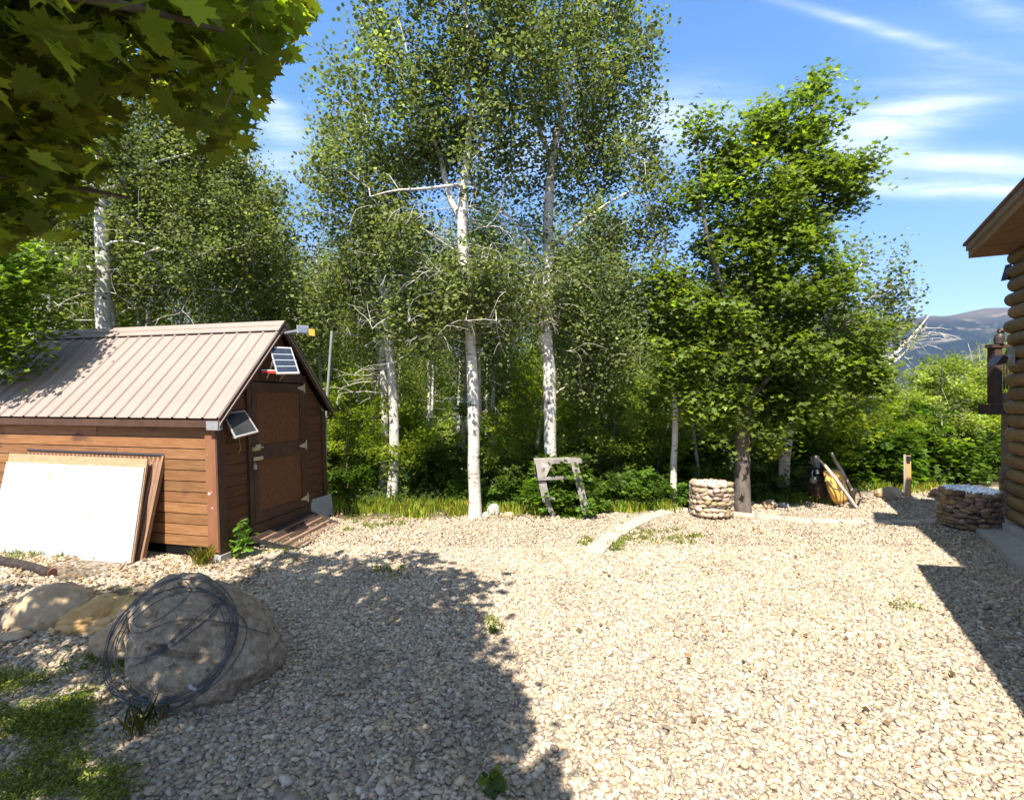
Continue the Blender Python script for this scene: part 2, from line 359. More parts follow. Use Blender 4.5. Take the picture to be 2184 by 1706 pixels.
def build_gravel():
    def keep(x, y):
        e = edge_y(x) - .05 + .22 * wob(np.stack([x, y, x * 0], 1), 2.2)
        litter = (wob(np.stack([x, y, x * 0], 1), 1.6, 1.0) > .1) & (x < -2.2) & (y > 4.3) & (y < 6.6) & (x < -3.0)
        return (y < e) & ~litter
    parts = [scatter_stones(46000, 1.08, (2.0, 4.4), .0155, 1, ico(0), keep, None, ''),
             scatter_stones(95000, 1.06, (4.4, 7.0), .016, 2, ico(0), keep, None, '')]
    o8 = (np.array([(1, 0, 0), (-1, 0, 0), (0, 1, 0), (0, -1, 0), (0, 0, 1), (0, 0, -1.)]), np.array([(0, 2, 4), (2, 1, 4), (1, 3, 4), (3, 0, 4), (2, 0, 5), (1, 2, 5), (3, 1, 5), (0, 3, 5)]))
    parts.append(scatter_stones(140000, 1.06, (7.0, 11.8), .019, 3, o8, keep, None, ''))
    V, Fc, C, n = [], [], [], 0
    for v, f, c in parts: V.append(v); Fc.append(f + n); C.append(c); n += len(v)
    obj('gravel', make_mesh('gravel', np.concatenate(V), np.concatenate(Fc), M_STONE, False, np.concatenate(C)), kind='stuff',
        label='pale beige crushed gravel covering the yard', cat='gravel')
build_gravel()

# ------------------------------------------------------------------ mountains
def build_mountain():
    px = np.array([-2500, -800, 300, 900, 1400, 1750, 1860, 1930, 1960, 1985, 2010, 2030, 2060, 2085, 2110, 2140, 2184, 2300, 2600, 3200, 4500])
    py = np.array([800, 790, 780, 765, 740, 705, 695, 683, 676, 672, 674, 673, 664, 658, 656, 657, 662, 690, 700, 740, 800])
    Y0 = 3200.0
    xs = (np.linspace(-2500, 4500, 420) - CX) / F * Y0
    rid = np.interp(xs / Y0 * F + CX, px, py); zr = (CY - rid) / F * Y0
    ts = np.linspace(0, 1, 60)
    V = []
    for t in ts:            # t = 0 ridge, 1 foot
        yy = Y0 - t * 1500; z = zr * (1 - t) ** 1.15 * 1.0 - 60 * t
        q = np.stack([xs, np.full_like(xs, yy), z * 0], 1) / 260
        spur = wob(np.stack([xs / 170, np.full_like(xs, t * 1.6), xs * 0], 1), 1, 1.0) + .5 * wob(np.stack([xs / 70, np.full_like(xs, t * 4), xs * 0], 1), 1, 3.0)
        z = z + (80 * spur * math.sin(math.pi * min(1, t * 1.25) ** .8) if t < .8 else 0)
        V.append(np.stack([xs + 30 * wob(q, 2), yy + 60 * wob(q, 1.3, 2) * t, z], 1))
    back = V[0].copy(); back[:, 1] += 900; back[:, 2] = -60; V.insert(0, back)
    V = np.concatenate(V); nx = len(xs); nr = len(ts) + 1
    i = (np.arange(nr - 1)[:, None] * nx + np.arange(nx - 1)[None]).ravel()
    m = bpy.data.materials.new('mountain'); m.use_nodes = True; nt = m.node_tree; N = nt.nodes; L = nt.links
    b = N['Principled BSDF']; b.inputs['Roughness'].default_value = 1; b.inputs['Specular IOR Level'].default_value = 0
    tc = N.new('ShaderNodeTexCoord'); mp = N.new('ShaderNodeMapping'); mp.inputs['Scale'].default_value = (.006, .003, .012); L.new(tc.outputs['Object'], mp.inputs[0])
    n1 = N.new('ShaderNodeTexNoise'); n1.inputs['Scale'].default_value = 1.0; n1.inputs['Detail'].default_value = 12; n1.inputs['Roughness'].default_value = .68; L.new(mp.outputs[0], n1.inputs[0])
    r = N.new('ShaderNodeValToRGB'); e = r.color_ramp.elements; e[0].position = .42; e[1].position = .68; e[0].color = (.010, .018, .018, 1); e[1].color = (.20, .165, .12, 1); e.new(.57).color = (.022, .032, .026, 1)
    L.new(n1.outputs[0], r.inputs[0])
    # bare rock near the crest
    sp = N.new('ShaderNodeSeparateXYZ'); L.new(tc.outputs['Object'], sp.inputs[0])
    mr = N.new('ShaderNodeMapRange'); mr.inputs[1].default_value = 440; mr.inputs[2].default_value = 540; mr.inputs[3].default_value = 0; mr.inputs[4].default_value = .5; L.new(sp.outputs[2], mr.inputs[0])
    mx = N.new('ShaderNodeMix'); mx.data_type = 'RGBA'; L.new(mr.outputs[0], mx.inputs[0]); L.new(r.outputs[0], mx.inputs[6]); mx.inputs[7].default_value = (.17, .14, .10, 1)
    L.new(mx.outputs[2], b.inputs['Base Color'])
    obj('mountain', make_mesh('mountain', V, np.stack([i, i + nx, i + nx + 1, i + 1], 1), m, True), kind='structure')
build_mountain()

# ------------------------------------------------------------------ foliage tools
ASPEN_T = np.array([(0, -.5, 0), (.42, -.28, .05), (.5, .1, .08), (0, .62, 0), (-.5, .1, .08), (-.42, -.28, .05)])
KITE_T = np.array([(0, -.5, 0), (.42, -.05, .08), (0, .6, 0), (-.42, -.05, .08)])
MAPLE_T = np.array([(0, -.35, 0), (.32, -.42, .05), (.22, -.12, 0), (.62, .02, .08), (.25, .12, 0), (.3, .45, .05), (0, .28, 0)] )
MAPLE_T = np.array([(0, -.32, 0), (.38, -.40, .06), (.26, -.10, .02), (.62, .12, .1), (.24, .16, .02), (0, .66, -.04), (-.24, .16, .02), (-.62, .12, .1), (-.26, -.10, .02), (-.38, -.40, .06)])
FERN_T = np.array([(0, -.5, 0), (.16, -.1, .03), (.1, .3, .02), (0, .6, -.1), (-.1, .3, .02), (-.16, -.1, .03)])
def leaves(cent, k, r, size, T, seed, up=.4, flat=.8, base=(.07, .11, .03), warm=.25, cvar=.25, lvar=.3, droop=0.0, outward=None):
    g = rnd(seed); n = len(cent) * k; cent = np.asarray(cent)
    rr = np.repeat(np.broadcast_to(np.asarray(r, float), (len(cent),)), k)
    pos = np.repeat(cent, k, 0) + g.normal(0, 1, (n, 3)) * (rr[:, None] * np.array([.62, .62, .62 * flat]))
    nrm = g.normal(0, 1, (n, 3)); nrm /= np.linalg.norm(nrm, axis=1)[:, None]
    nrm[:, 2] = np.abs(nrm[:, 2]); nrm += (up + .12) * np.array([-.12, -.42, .9]); nrm /= np.linalg.norm(nrm, axis=1)[:, None]
    t = g.normal(0, 1, (n, 3)); t[:, 2] -= droop; t -= nrm * (t * nrm).sum(1)[:, None]; t /= np.linalg.norm(t, axis=1)[:, None]
    s = np.cross(t, nrm); sz = size * g.uniform(.65, 1.25, n)
    V = pos[:, None] + sz[:, None, None] * (T[None, :, 0, None] * s[:, None] + T[None, :, 1, None] * t[:, None] + T[None, :, 2, None] * nrm[:, None])
    m = len(T); Fc = np.arange(n * m).reshape(n, m)
    cc = np.repeat(np.exp(g.normal(0, cvar, len(cent))), k) * np.exp(g.normal(0, lvar, n))
    w = g.uniform(0, 1, n) * np.repeat(g.uniform(.2, 1, len(cent)), k) * warm
    col = np.array(base)[None] * cc[:, None] * np.stack([1 + 1.3 * w, 1 + .5 * w, 1 - .3 * w], 1)
    return V.reshape(-1, 3), Fc, np.repeat(np.clip(col, 0, .5), m, 0)
def grow(trunk, tr, cents, seed, limbs=(), tip=.004, expo=2.4, climb=.9):
    """a branching skeleton from a trunk polyline to every cluster centre; returns tube paths"""
    g = rnd(seed); pos, par, rad0 = [], [], []
    def poly(pts, rr, first):
        pts = np.asarray(pts, float); prev = first; n0 = len(pos)
        for a in range(len(pts) - 1):
            L = np.linalg.norm(pts[a + 1] - pts[a]); m = max(1, int(L / .22))
            for j in range(m):
                t = (j + (0 if (a == 0 and j == 0 and first < 0) else 0)) / m
                if a == 0 and j == 0 and first >= 0: continue
                pos.append(pts[a] * (1 - t) + pts[a + 1] * t); rad0.append(rr[a] * (1 - t) + rr[a + 1] * t); par.append(prev); prev = len(pos) - 1
        pos.append(pts[-1]); rad0.append(rr[-1]); par.append(prev)
        i0 = n0 if first < 0 else n0 - 0
        for _ in range(3):
            for i in range(i0 + 1, len(pos) - 1): pos[i] = (pos[i - 1] + 2 * pos[i] + pos[i + 1]) / 4 + g.normal(0, .006, 3)
    poly(trunk, tr, -1); chains = [list(range(len(pos)))]
    for pts, rr in limbs:
        d = np.linalg.norm(np.array(pos) - np.asarray(pts[0]), axis=1); a = int(d.argmin()); s0 = len(pos)
        pts = [np.array(pos[a])] + [np.asarray(p, float) for p in pts[1:]]; poly(pts, rr, a); chains.append([a] + list(range(s0, len(pos))))
    tz = np.array(pos); base_n = max(1, int(len(chains[0]) * .12)); ok0 = tz[base_n, 2]
    C = np.asarray(cents); 
    if len(C):
        dt = np.array([np.linalg.norm(tz - c, axis=1).min() for c in C]); order = np.argsort(dt)
    else: order = []
    A = np.array(pos)
    for ci in order:
        c = C[ci]; d = A - c; h = np.linalg.norm(d[:, :2], axis=1); cost = np.linalg.norm(d, axis=1) + climb * np.maximum(0, A[:, 2] + .35 * h - c[2]) + 5 * (A[:, 2] < ok0)
        a = int(cost.argmin()); p0 = A[a]; L = np.linalg.norm(c - p0); m = max(2, int(L / .3)); prev = a; new = []
        side = g.normal(0, .10 * L, 3); ids = [a]
        for j in range(1, m + 1):
            t = j / m; q = p0 * (1 - t) + c * t + side * math.sin(math.pi * t) + np.array([0, 0, .12 * L * math.sin(math.pi * t)]) + g.normal(0, .02, 3)
            pos.append(q); par.append(prev); rad0.append(0); prev = len(pos) - 1; ids.append(prev); new.append(q)
        chains.append(ids); A = np.concatenate([A, np.array(new)])
    n = len(pos); acc = np.zeros(n); haskid = np.zeros(n, bool)
    for i in range(n):
        if par[i] >= 0: haskid[par[i]] = True
    for i in range(n - 1, -1, -1):
        if not haskid[i]: acc[i] += tip ** expo
        if par[i] >= 0: acc[par[i]] += acc[i]
    R = np.maximum(acc ** (1 / expo), np.array(rad0))
    paths = []
    for ids in chains:
        r = R[ids].copy()
        if len(ids) > 1 and ids is not chains[0]: r[0] = min(r[0], r[1] * 1.3)
        k = 12 if r[min(1, len(r) - 1)] > .06 else (6 if r[min(1, len(r) - 1)] > .015 else 4)
        paths.append((np.array(pos)[ids], r, k))
    return paths
def twigs(starts, seed, L=.8, n=3, r=.006, droop=.6, fork=2):
    """bare, drooping twig sprays"""
    g = rnd(seed); out = []
    for s in starts:
        for _ in range(n):
            d = g.normal(0, 1, 3); d[2] = abs(d[2]) * .3; d = unit(d); p = np.array(s, float); pts = [p.copy()]; l = L * g.uniform(.5, 1.2)
            for j in range(5):
                d = unit(d + g.normal(0, .22, 3) + np.array([0, 0, -droop * .25])); p = p + d * l / 5; pts.append(p.copy())
            out.append((np.array(pts), np.linspace(r, r * .4, 6), 4))
            for _ in range(fork):
                a = g.integers(1, 5); q = pts[a].copy(); dd = unit(d + g.normal(0, .7, 3)); pp = [q.copy()]
                for j in range(3): dd = unit(dd + g.normal(0, .2, 3) + np.array([0, 0, -droop * .3])); q = q + dd * l / 9; pp.append(q.copy())
                out.append((np.array(pp), np.linspace(r * .6, r * .3, 4), 3))
    return out
def crown_points(ells, Y, seed, rpx, dens=2.6, dscale=1.0, gap=-.35, gs=1.6, dy=0.0):
    """cluster centres inside ellipsoids measured as (cx, cy, rx, ry [, depth offset m])"""
    g = rnd(seed); out = []
    for e in ells:
        cx, cy, rx, ry = e[:4]; yo = (e[4] if len(e) > 4 else 0) + dy
        n = int(1.55 * dens * rx * ry / rpx ** 2) + 1
        d = g.normal(0, 1, (n, 3)); d /= np.linalg.norm(d, axis=1)[:, None]; d *= (g.uniform(.05, 1, n) ** .42)[:, None]
        YY = Y + yo; rd = (rx + ry) / 2 / F * YY * dscale; yv = YY + d[:, 1] * rd
        X = (cx - CX) / F * YY + d[:, 0] * rx / F * YY; Z = HC + (CY - cy) / F * YY + d[:, 2] * ry / F * YY
        p = np.stack([X, yv, Z], 1); p = p[wob(p, gs, seed) > gap]; out.append(p)
    return np.concatenate(out)
def tree(name, label, cat, trunk, tr, cents, leafargs, bark=M_BARK, leafm=M_ASPEN, limbs=(), seed=0, tip=.004, extra=(), group=None, climb=.9, twig_n=0):
    base = np.array(trunk[0]); root = thing(name, label, cat, base, group)
    paths = grow(trunk, tr, cents, seed, limbs, tip, climb=climb)
    if len(extra):          # bare sprays: joined to the nearest limb by a short branch
        A = np.concatenate([p[0] for p in paths]); seen = set(); link = []
        starts = [p for p in extra if p[2] == 4]
        for p, r, k in starts:
            s = p[0]; key = tuple(np.round(s, 3))
            if key in seen: continue
            seen.add(key); a = A[np.linalg.norm(A - s, axis=1).argmin()]
            if np.linalg.norm(a - s) > .01:
                t = np.linspace(0, 1, 5)[:, None]; q = a * (1 - t) + s * t; q[1:-1, 2] += .06 * np.linalg.norm(a - s); link.append((q, np.linspace(r[0] * 1.5, r[0], 5), 5))
        paths = paths + link + list(extra)
    v, f = tubes_np(paths); part('trunk', v, f, bark, root, True)
    if len(cents):
        v, f, c = leaves(cents, seed=seed + 50, **leafargs); part('crown', v, f, leafm, root, False, c)
    return root
def px_poly(pts, Y):
    return [P(p[0], p[1], Y + (p[2] if len(p) > 2 else 0)) for p in pts]
def flare(r, n): return r

ASP = dict(k=100, r=.24, size=.058, T=ASPEN_T, up=.35, flat=1.35, base=(.135, .168, .066), warm=.35, cvar=.2, lvar=.32, droop=.8)

# ---- big aspens of the clearing
def hero_aspens():
    # A: the central aspen with the forked top
    Y = 8.75
    tr = px_poly([(1013, 1106), (1013, 1060), (1012, 950), (1008, 800), (1001, 700), (994, 620), (988, 540), (984, 470), (986, 400), (998, 330), (1002, 220), (995, 80), (990, -80), (985, -260)], Y)
    tr[0][2] = -.05
    rr = [.13, .106, .10, .095, .09, .088, .09, .085, .075, .06, .045, .035, .025, .01]
    limbs = [(px_poly([(983, 480), (962, 430, .1), (945, 380, .15), (938, 320, .15), (905, 250, .1), (880, 160, 0), (850, 40, -.2)], Y), [.06, .055, .05, .045, .035, .025, .012]),
             (px_poly([(986, 400), (975, 395, -.2), (930, 400, -.5), (880, 408, -.7), (815, 395, -.8), (790, 420, -.8)], Y), [.03, .028, .024, .02, .014, .008]),
             (px_poly([(988, 545), (940, 520, -.4), (880, 470, -.8), (840, 455, -.9)], Y), [.025, .02, .016, .01]),
             (px_poly([(998, 340), (1040, 290, .2), (1070, 200, .3), (1090, 90, .3), (1110, -40, .2)], Y), [.045, .04, .03, .022, .012])]
    c = crown_points([(940, 30, 200, 130), (820, 200, 140, 130, -.2), (1000, 190, 190, 110), (1010, 330, 150, 90), (790, 380, 120, 90, -.1), (950, 300, 130, 80, .5), (950, -170, 260, 150), (830, 520, 110, 70, -.4), (930, 610, 130, 55, -.6), (1040, 590, 110, 60, -.5), (870, 640, 90, 50, -.3), (920, 700, 110, 45, -.2), (1060, 670, 80, 50, -.2), (1100, 110, 110, 140)], Y, 11, 34, 2.3)
    g = rnd(5); st = np.concatenate([px_poly([(g.uniform(790, 1090), g.uniform(440, 720), g.uniform(-.9, .3)) for _ in range(40)], Y)])
    tree('aspen_tree', 'tall aspen in the centre with white trunk forking near its top beside two small rocks', 'tree', tr, rr, c, ASP, limbs=limbs, seed=1, extra=twigs(st, 7, .85, 2, .005))
    # B: curved trunk behind the wooden stand
    Y = 9.7
    tr = px_poly([(1180, 1085), (1177, 1010), (1172, 940), (1172, 880), (1176, 830), (1168, 760), (1163, 690), (1166, 620), (1172, 540), (1168, 450), (1176, 340), (1200, 240), (1230, 120), (1260, -20), (1280, -200)], Y)
    tr[0][2] = float(height(tr[0][0], tr[0][1])) - .05
    rr = [.12, .115, .115, .115, .125, .112, .12, .105, .10, .09, .07, .055, .04, .03, .01]
    limbs = [(px_poly([(1170, 560), (1130, 530, -.3), (1105, 470, -.4), (1060, 440, -.6)], Y), [.04, .032, .025, .012]),
             (px_poly([(1172, 545), (1230, 480, -.2), (1300, 430, -.2), (1360, 400, -.2)], Y), [.045, .035, .026, .015]),
             (px_poly([(1175, 350), (1140, 250, .2), (1120, 130, .3), (1130, -20, .2)], Y), [.045, .035, .025, .012])]
    c = crown_points([(1290, 60, 110, 130), (1270, 210, 140, 130), (1320, 350, 110, 110), (1300, 480, 110, 80), (1190, 330, 130, 110, .3), (1180, 150, 110, 120, .3), (1180, 620, 120, 70, -.3), (1280, 600, 100, 70), (1260, -150, 180, 130), (1120, 520, 80, 60, -.2), (1240, 720, 90, 60), (1370, 250, 40, 60), (1320, 690, 80, 60), (1300, 790, 80, 50), (1220, 810, 60, 40)], Y, 12, 31, 2.2)
    st = np.concatenate([px_poly([(g.uniform(1050, 1260), g.uniform(520, 760), g.uniform(-.7, .3)) for _ in range(30)], Y)])
    tree('aspen_tree', 'tall aspen with bowed white trunk rising behind the weathered wooden stand', 'tree', tr, rr, c, ASP, limbs=limbs, seed=2, extra=twigs(st, 8, .9, 2, .005))
    # C: the leaning pair at the left edge of the open ground
    Y = 10.3
    tr = px_poly([(834, 1070), (840, 1010), (842, 950), (838, 850), (833, 760), (826, 690), (822, 640), (812, 600), (790, 520), (775, 420), (765, 330), (770, 230)], Y)
    tr[0][2] = float(height(tr[0][0], tr[0][1])) - .05
    rr = [.115, .105, .10, .095, .09, .085, .075, .06, .045, .035, .02, .01]
    c = crown_points([(745, 450, 100, 120), (720, 590, 100, 100), (830, 560, 110, 80), (760, 320, 80, 80), (700, 680, 70, 70), (850, 660, 80, 50, -.2), (690, 400, 50, 70)], Y, 13, 29, 2.2)
    st = np.concatenate([px_poly([(g.uniform(690, 860), g.uniform(600, 850), g.uniform(-.7, .3)) for _ in range(26)], Y)])
    tree('aspen_tree', 'thicker front trunk of the aspen pair right of the brown shed', 'tree', tr, rr, c, ASP, limbs=[(px_poly([(822, 640), (836, 600, 0), (838, 520, .1), (850, 420, .1)], Y), [.06, .05, .035, .015])], seed=3, extra=twigs(st, 9, .9, 2, .0055))
    Y = 11.0
    tr = px_poly([(813, 1075), (818, 1000), (821, 900), (818, 800), (815, 720), (806, 640), (815, 560), (830, 470), (850, 380)], Y)
    tr[0][2] = float(height(tr[0][0], tr[0][1])) - .05
    c = crown_points([(850, 430, 90, 90), (870, 540, 90, 70), (800, 620, 70, 60), (900, 340, 70, 60)], Y, 14, 27, 2.2)
    tree('aspen_tree', 'thinner greyer trunk behind the other of the aspen pair beside the shed', 'tree', tr, [.10, .085, .08, .075, .07, .06, .045, .03, .012], c, ASP, seed=4)
    # D: left aspen standing behind the shed
    Y = 9.9
    tr = px_poly([(226, 1100), (224, 800), (222, 660), (219, 560), (216, 470), (215, 405), (213, 340), (210, 240), (205, 120)], Y)
    tr[0][2] = -.05
    limbs = [(px_poly([(215, 415), (245, 400, -.1), (275, 375, -.2), (330, 340, -.2), (400, 330, -.2), (450, 320, -.2)], Y), [.05, .04, .035, .028, .02, .01]),
             (px_poly([(215, 420), (195, 395, -.1), (150, 380, -.2), (100, 360, -.2)], Y), [.04, .032, .024, .012]),
             (px_poly([(218, 575), (180, 568, -.2), (140, 560, -.3), (110, 540, -.4), (80, 515, -.5), (50, 510, -.5)], Y), [.035, .032, .03, .026, .018, .01]),
             (px_poly([(218, 520), (260, 505, -.1), (310, 520, -.2), (370, 540, -.3)], Y), [.03, .024, .018, .01])]
    c = crown_points([(250, 300, 150, 120), (350, 230, 130, 80), (420, 330, 120, 120), (330, 440, 150, 90), (480, 440, 110, 110), (540, 530, 80, 90), (420, 560, 130, 80), (130, 430, 100, 90), (280, 600, 160, 60, .3), (120, 560, 90, 70, .3), (560, 400, 40, 60), (150, 250, 100, 90)], Y, 15, 30, 2.1)
    st = np.concatenate([px_poly([(g.uniform(60, 420), g.uniform(450, 690), g.uniform(-.4, .5)) for _ in range(34)], Y)])
    tree('aspen_tree', 'aspen with thick pale trunk rising behind the shed roof near its left end', 'tree', tr, [.15, .135, .13, .12, .115, .11, .07, .04, .015], c, dict(ASP, base=(.128, .158, .062)), limbs=limbs, seed=5, extra=twigs(st, 10, .8, 2, .0055))
    Y = 12.5
    tr = px_poly([(312, 1060), (312, 800), (316, 690), (325, 600), (322, 520), (330, 420), (340, 320)], Y); tr[0][2] = -.6
    c = crown_points([(400, 420, 120, 110), (500, 560, 120, 90), (590, 500, 50, 100), (600, 620, 60, 70), (340, 330, 100, 80)], Y, 16, 25, 2.2)
    tree('aspen_tree', 'slender aspen seen above the shed roof between its left aspen and the ridge middle', 'tree', tr, [.075, .07, .065, .06, .05, .03, .012], c, ASP, seed=6)
    # E: thin white aspen left of the stone column
    Y = 9.65
    tr = px_poly([(1434, 1088), (1440, 1020), (1439, 950), (1441, 880), (1438, 810), (1437, 750), (1430, 680), (1425, 600), (1420, 520), (1412, 430)], Y); tr[0][2] = float(height(tr[0][0], tr[0][1])) - .04
    c = crown_points([(1410, 560, 60, 90), (1380, 660, 70, 70), (1400, 440, 45, 60), (1440, 700, 60, 40)], Y, 17, 29, 2.0)
    tree('aspen_tree', 'thin white aspen stem just left of the sunlit stone column', 'tree', tr, [.085, .062, .058, .055, .052, .048, .04, .03, .02, .01], c, ASP, seed=7)
    # G: aspen right of the maple
    Y = 10.4
    tr = px_poly([(1668, 1068), (1672, 1010), (1676, 950), (1686, 890), (1692, 830), (1715, 760), (1750, 690), (1800, 620), (1840, 560)], Y); tr[0][2] = float(height(tr[0][0], tr[0][1])) - .05
    c = crown_points([(1850, 610, 65, 90), (1880, 690, 55, 60), (1830, 560, 40, 50), (1800, 700, 80, 90, .4), (1760, 800, 90, 70, .4), (1905, 640, 30, 45)], Y, 18, 29, 1.7, gap=-.2)
    tree('aspen_tree', 'white aspen trunk between the dark maple and the yellow wheelbarrow', 'tree', tr, [.12, .105, .10, .095, .085, .06, .045, .03, .012], c, ASP, seed=8)
    # H: bare dead aspen reaching over the valley
    Y = 12.2
    tr = px_poly([(1834, 1010), (1842, 950), (1848, 890), (1858, 830), (1868, 780)], Y); tr[0][2] = float(height(tr[0][0], tr[0][1])) - .05
    limbs = [(px_poly([(1862, 812), (1890, 770), (1915, 745), (1945, 725), (1968, 700), (1982, 672)], Y), [.06, .05, .045, .035, .022, .008]),
             (px_poly([(1890, 790), (1910, 770), (1925, 755), (1940, 740)], Y), [.04, .03, .02, .01])]
    g = rnd(77); st = px_poly([(g.uniform(1890, 1985), 0, g.uniform(-.2, .2)) for _ in range(1)], Y)
    tp = [P(1890 + 90 * t, 775 - 75 * t, Y) for t in np.linspace(0, 1, 14)]
    ex = twigs(tp, 19, .8, 2, .009, droop=.1)
    tree('dead_aspen', 'leaning dead aspen with bare white limbs against the blue mountain', 'tree', tr, [.10, .10, .095, .085, .06], crown_points([(1850, 790, 40, 40), (1840, 740, 35, 40)], Y, 20, 26, 1.4), dict(ASP, k=90), limbs=limbs, seed=9, extra=ex)
    Y = 12.8
    tr = px_poly([(2022, 1030), (2018, 1000), (2024, 960), (2040, 930), (2042, 880)], Y); tr[0][2] = float(height(tr[0][0], tr[0][1])) - .05
    tree('aspen_tree', 'small crooked aspen with bare twin stems among the green right of the wooden post', 'tree', tr, [.05, .045, .04, .035, .015], crown_points([(2040, 850, 60, 40)], Y, 24, 24, 1.2), dict(ASP, k=80), seed=10, tip=.004,
         limbs=[(px_poly([(2020, 990), (2008, 960), (2012, 920), (2008, 890)], Y), [.035, .03, .022, .01])], extra=twigs(px_poly([(2008, 890), (2042, 890), (1940, 890), (1960, 880), (2030, 930)], Y), 22, .8, 2, .0055))
hero_aspens()

# ---- the dark-trunked maple
MAP = dict(k=76, r=.29, size=.095, T=MAPLE_T, up=.8, flat=.6, base=(.108, .165, .032), warm=.5, cvar=.25, lvar=.25)
def hero_maple():
    Y = 9.15
    tr = px_poly([(1584, 1096), (1586, 1040), (1584, 980), (1588, 900), (1592, 800), (1605, 680), (1625, 560), (1645, 460), (1680, 360), (1720, 260), (1755, 185)], Y); tr[0][2] = -.05
    rr = [.16, .135, .125, .12, .115, .10, .085, .07, .05, .03, .012]
    limbs = [(px_poly([(1592, 790), (1560, 690, -.2), (1530, 580, -.3), (1500, 470, -.3), (1490, 330, -.2)], Y), [.07, .06, .045, .03, .012]),
             (px_poly([(1600, 710), (1660, 620, .1), (1720, 540, .2), (1790, 440, .2), (1830, 380, .2)], Y), [.07, .055, .045, .03, .012]),
             (px_poly([(1622, 570), (1610, 450, .1), (1610, 330, .2), (1620, 220, .2)], Y), [.06, .045, .03, .012]),
             (px_poly([(1590, 850), (1660, 780, -.3), (1750, 720, -.4), (1820, 680, -.3)], Y), [.05, .04, .028, .012])]
    c = crown_points([(1775, 185, 42, 45), (1745, 250, 55, 50), (1625, 235, 50, 45), (1600, 300, 75, 45), (1690, 320, 90, 60), (1505, 290, 32, 50), (1500, 390, 55, 70), (1610, 420, 110, 75), (1740, 400, 100, 60), (1815, 385, 45, 50),
                      (1560, 540, 120, 60), (1690, 540, 120, 75), (1640, 470, 170, 60), (1690, 380, 100, 50), (1590, 640, 160, 70), (1740, 650, 110, 75), (1480, 680, 90, 60), (1840, 700, 50, 60), (1570, 760, 150, 75), (1710, 770, 120, 75), (1610, 860, 130, 60), (1500, 840, 70, 60), (1590, 945, 80, 38), (1690, 850, 80, 50), (1440, 600, 60, 40), (1450, 780, 60, 60), (1820, 800, 60, 60), (1560, 350, 50, 50)], Y, 31, 31, 3.2, gap=-.34)
    tree('maple_tree', 'broad leafy maple with dark trunk standing right of the sunlit stone column', 'tree', tr, rr, c, MAP, bark=M_MBARK, leafm=M_MAPLE, limbs=limbs, seed=31, tip=.005)
hero_maple()

# ---- maple at the left end of the shed
def left_maple():
    Y = 7.4; g = rnd(41)
    tr = [(-8.9, 7.5, -.05), (-8.8, 7.5, 1.2), (-8.6, 7.45, 2.4), (-8.4, 7.4, 3.6), (-8.2, 7.3, 4.8)]
    c = np.concatenate([crown_points([(20, 600, 90, 110), (40, 690, 60, 60), (-120, 560, 150, 170), (-20, 770, 55, 60)], Y, 42, 34, 2.2, gap=-.3),
                        np.array([(-7.95, 6.9, 4.3), (-7.7, 7.0, 3.95), (-8.2, 6.6, 4.2), (-8.3, 6.9, 4.7), (-7.6, 6.8, 4.4), (-7.9, 6.4, 4.0), (-7.3, 7.0, 4.4)]) + 0])
    tree('maple_tree', 'light green maple pushing in from the left above the shed roof end', 'tree', tr, [.14, .13, .11, .08, .04], c, dict(MAP, base=(.085, .15, .024), size=.085, k=90), bark=M_MBARK, leafm=M_MAPLE, seed=43)
left_maple()

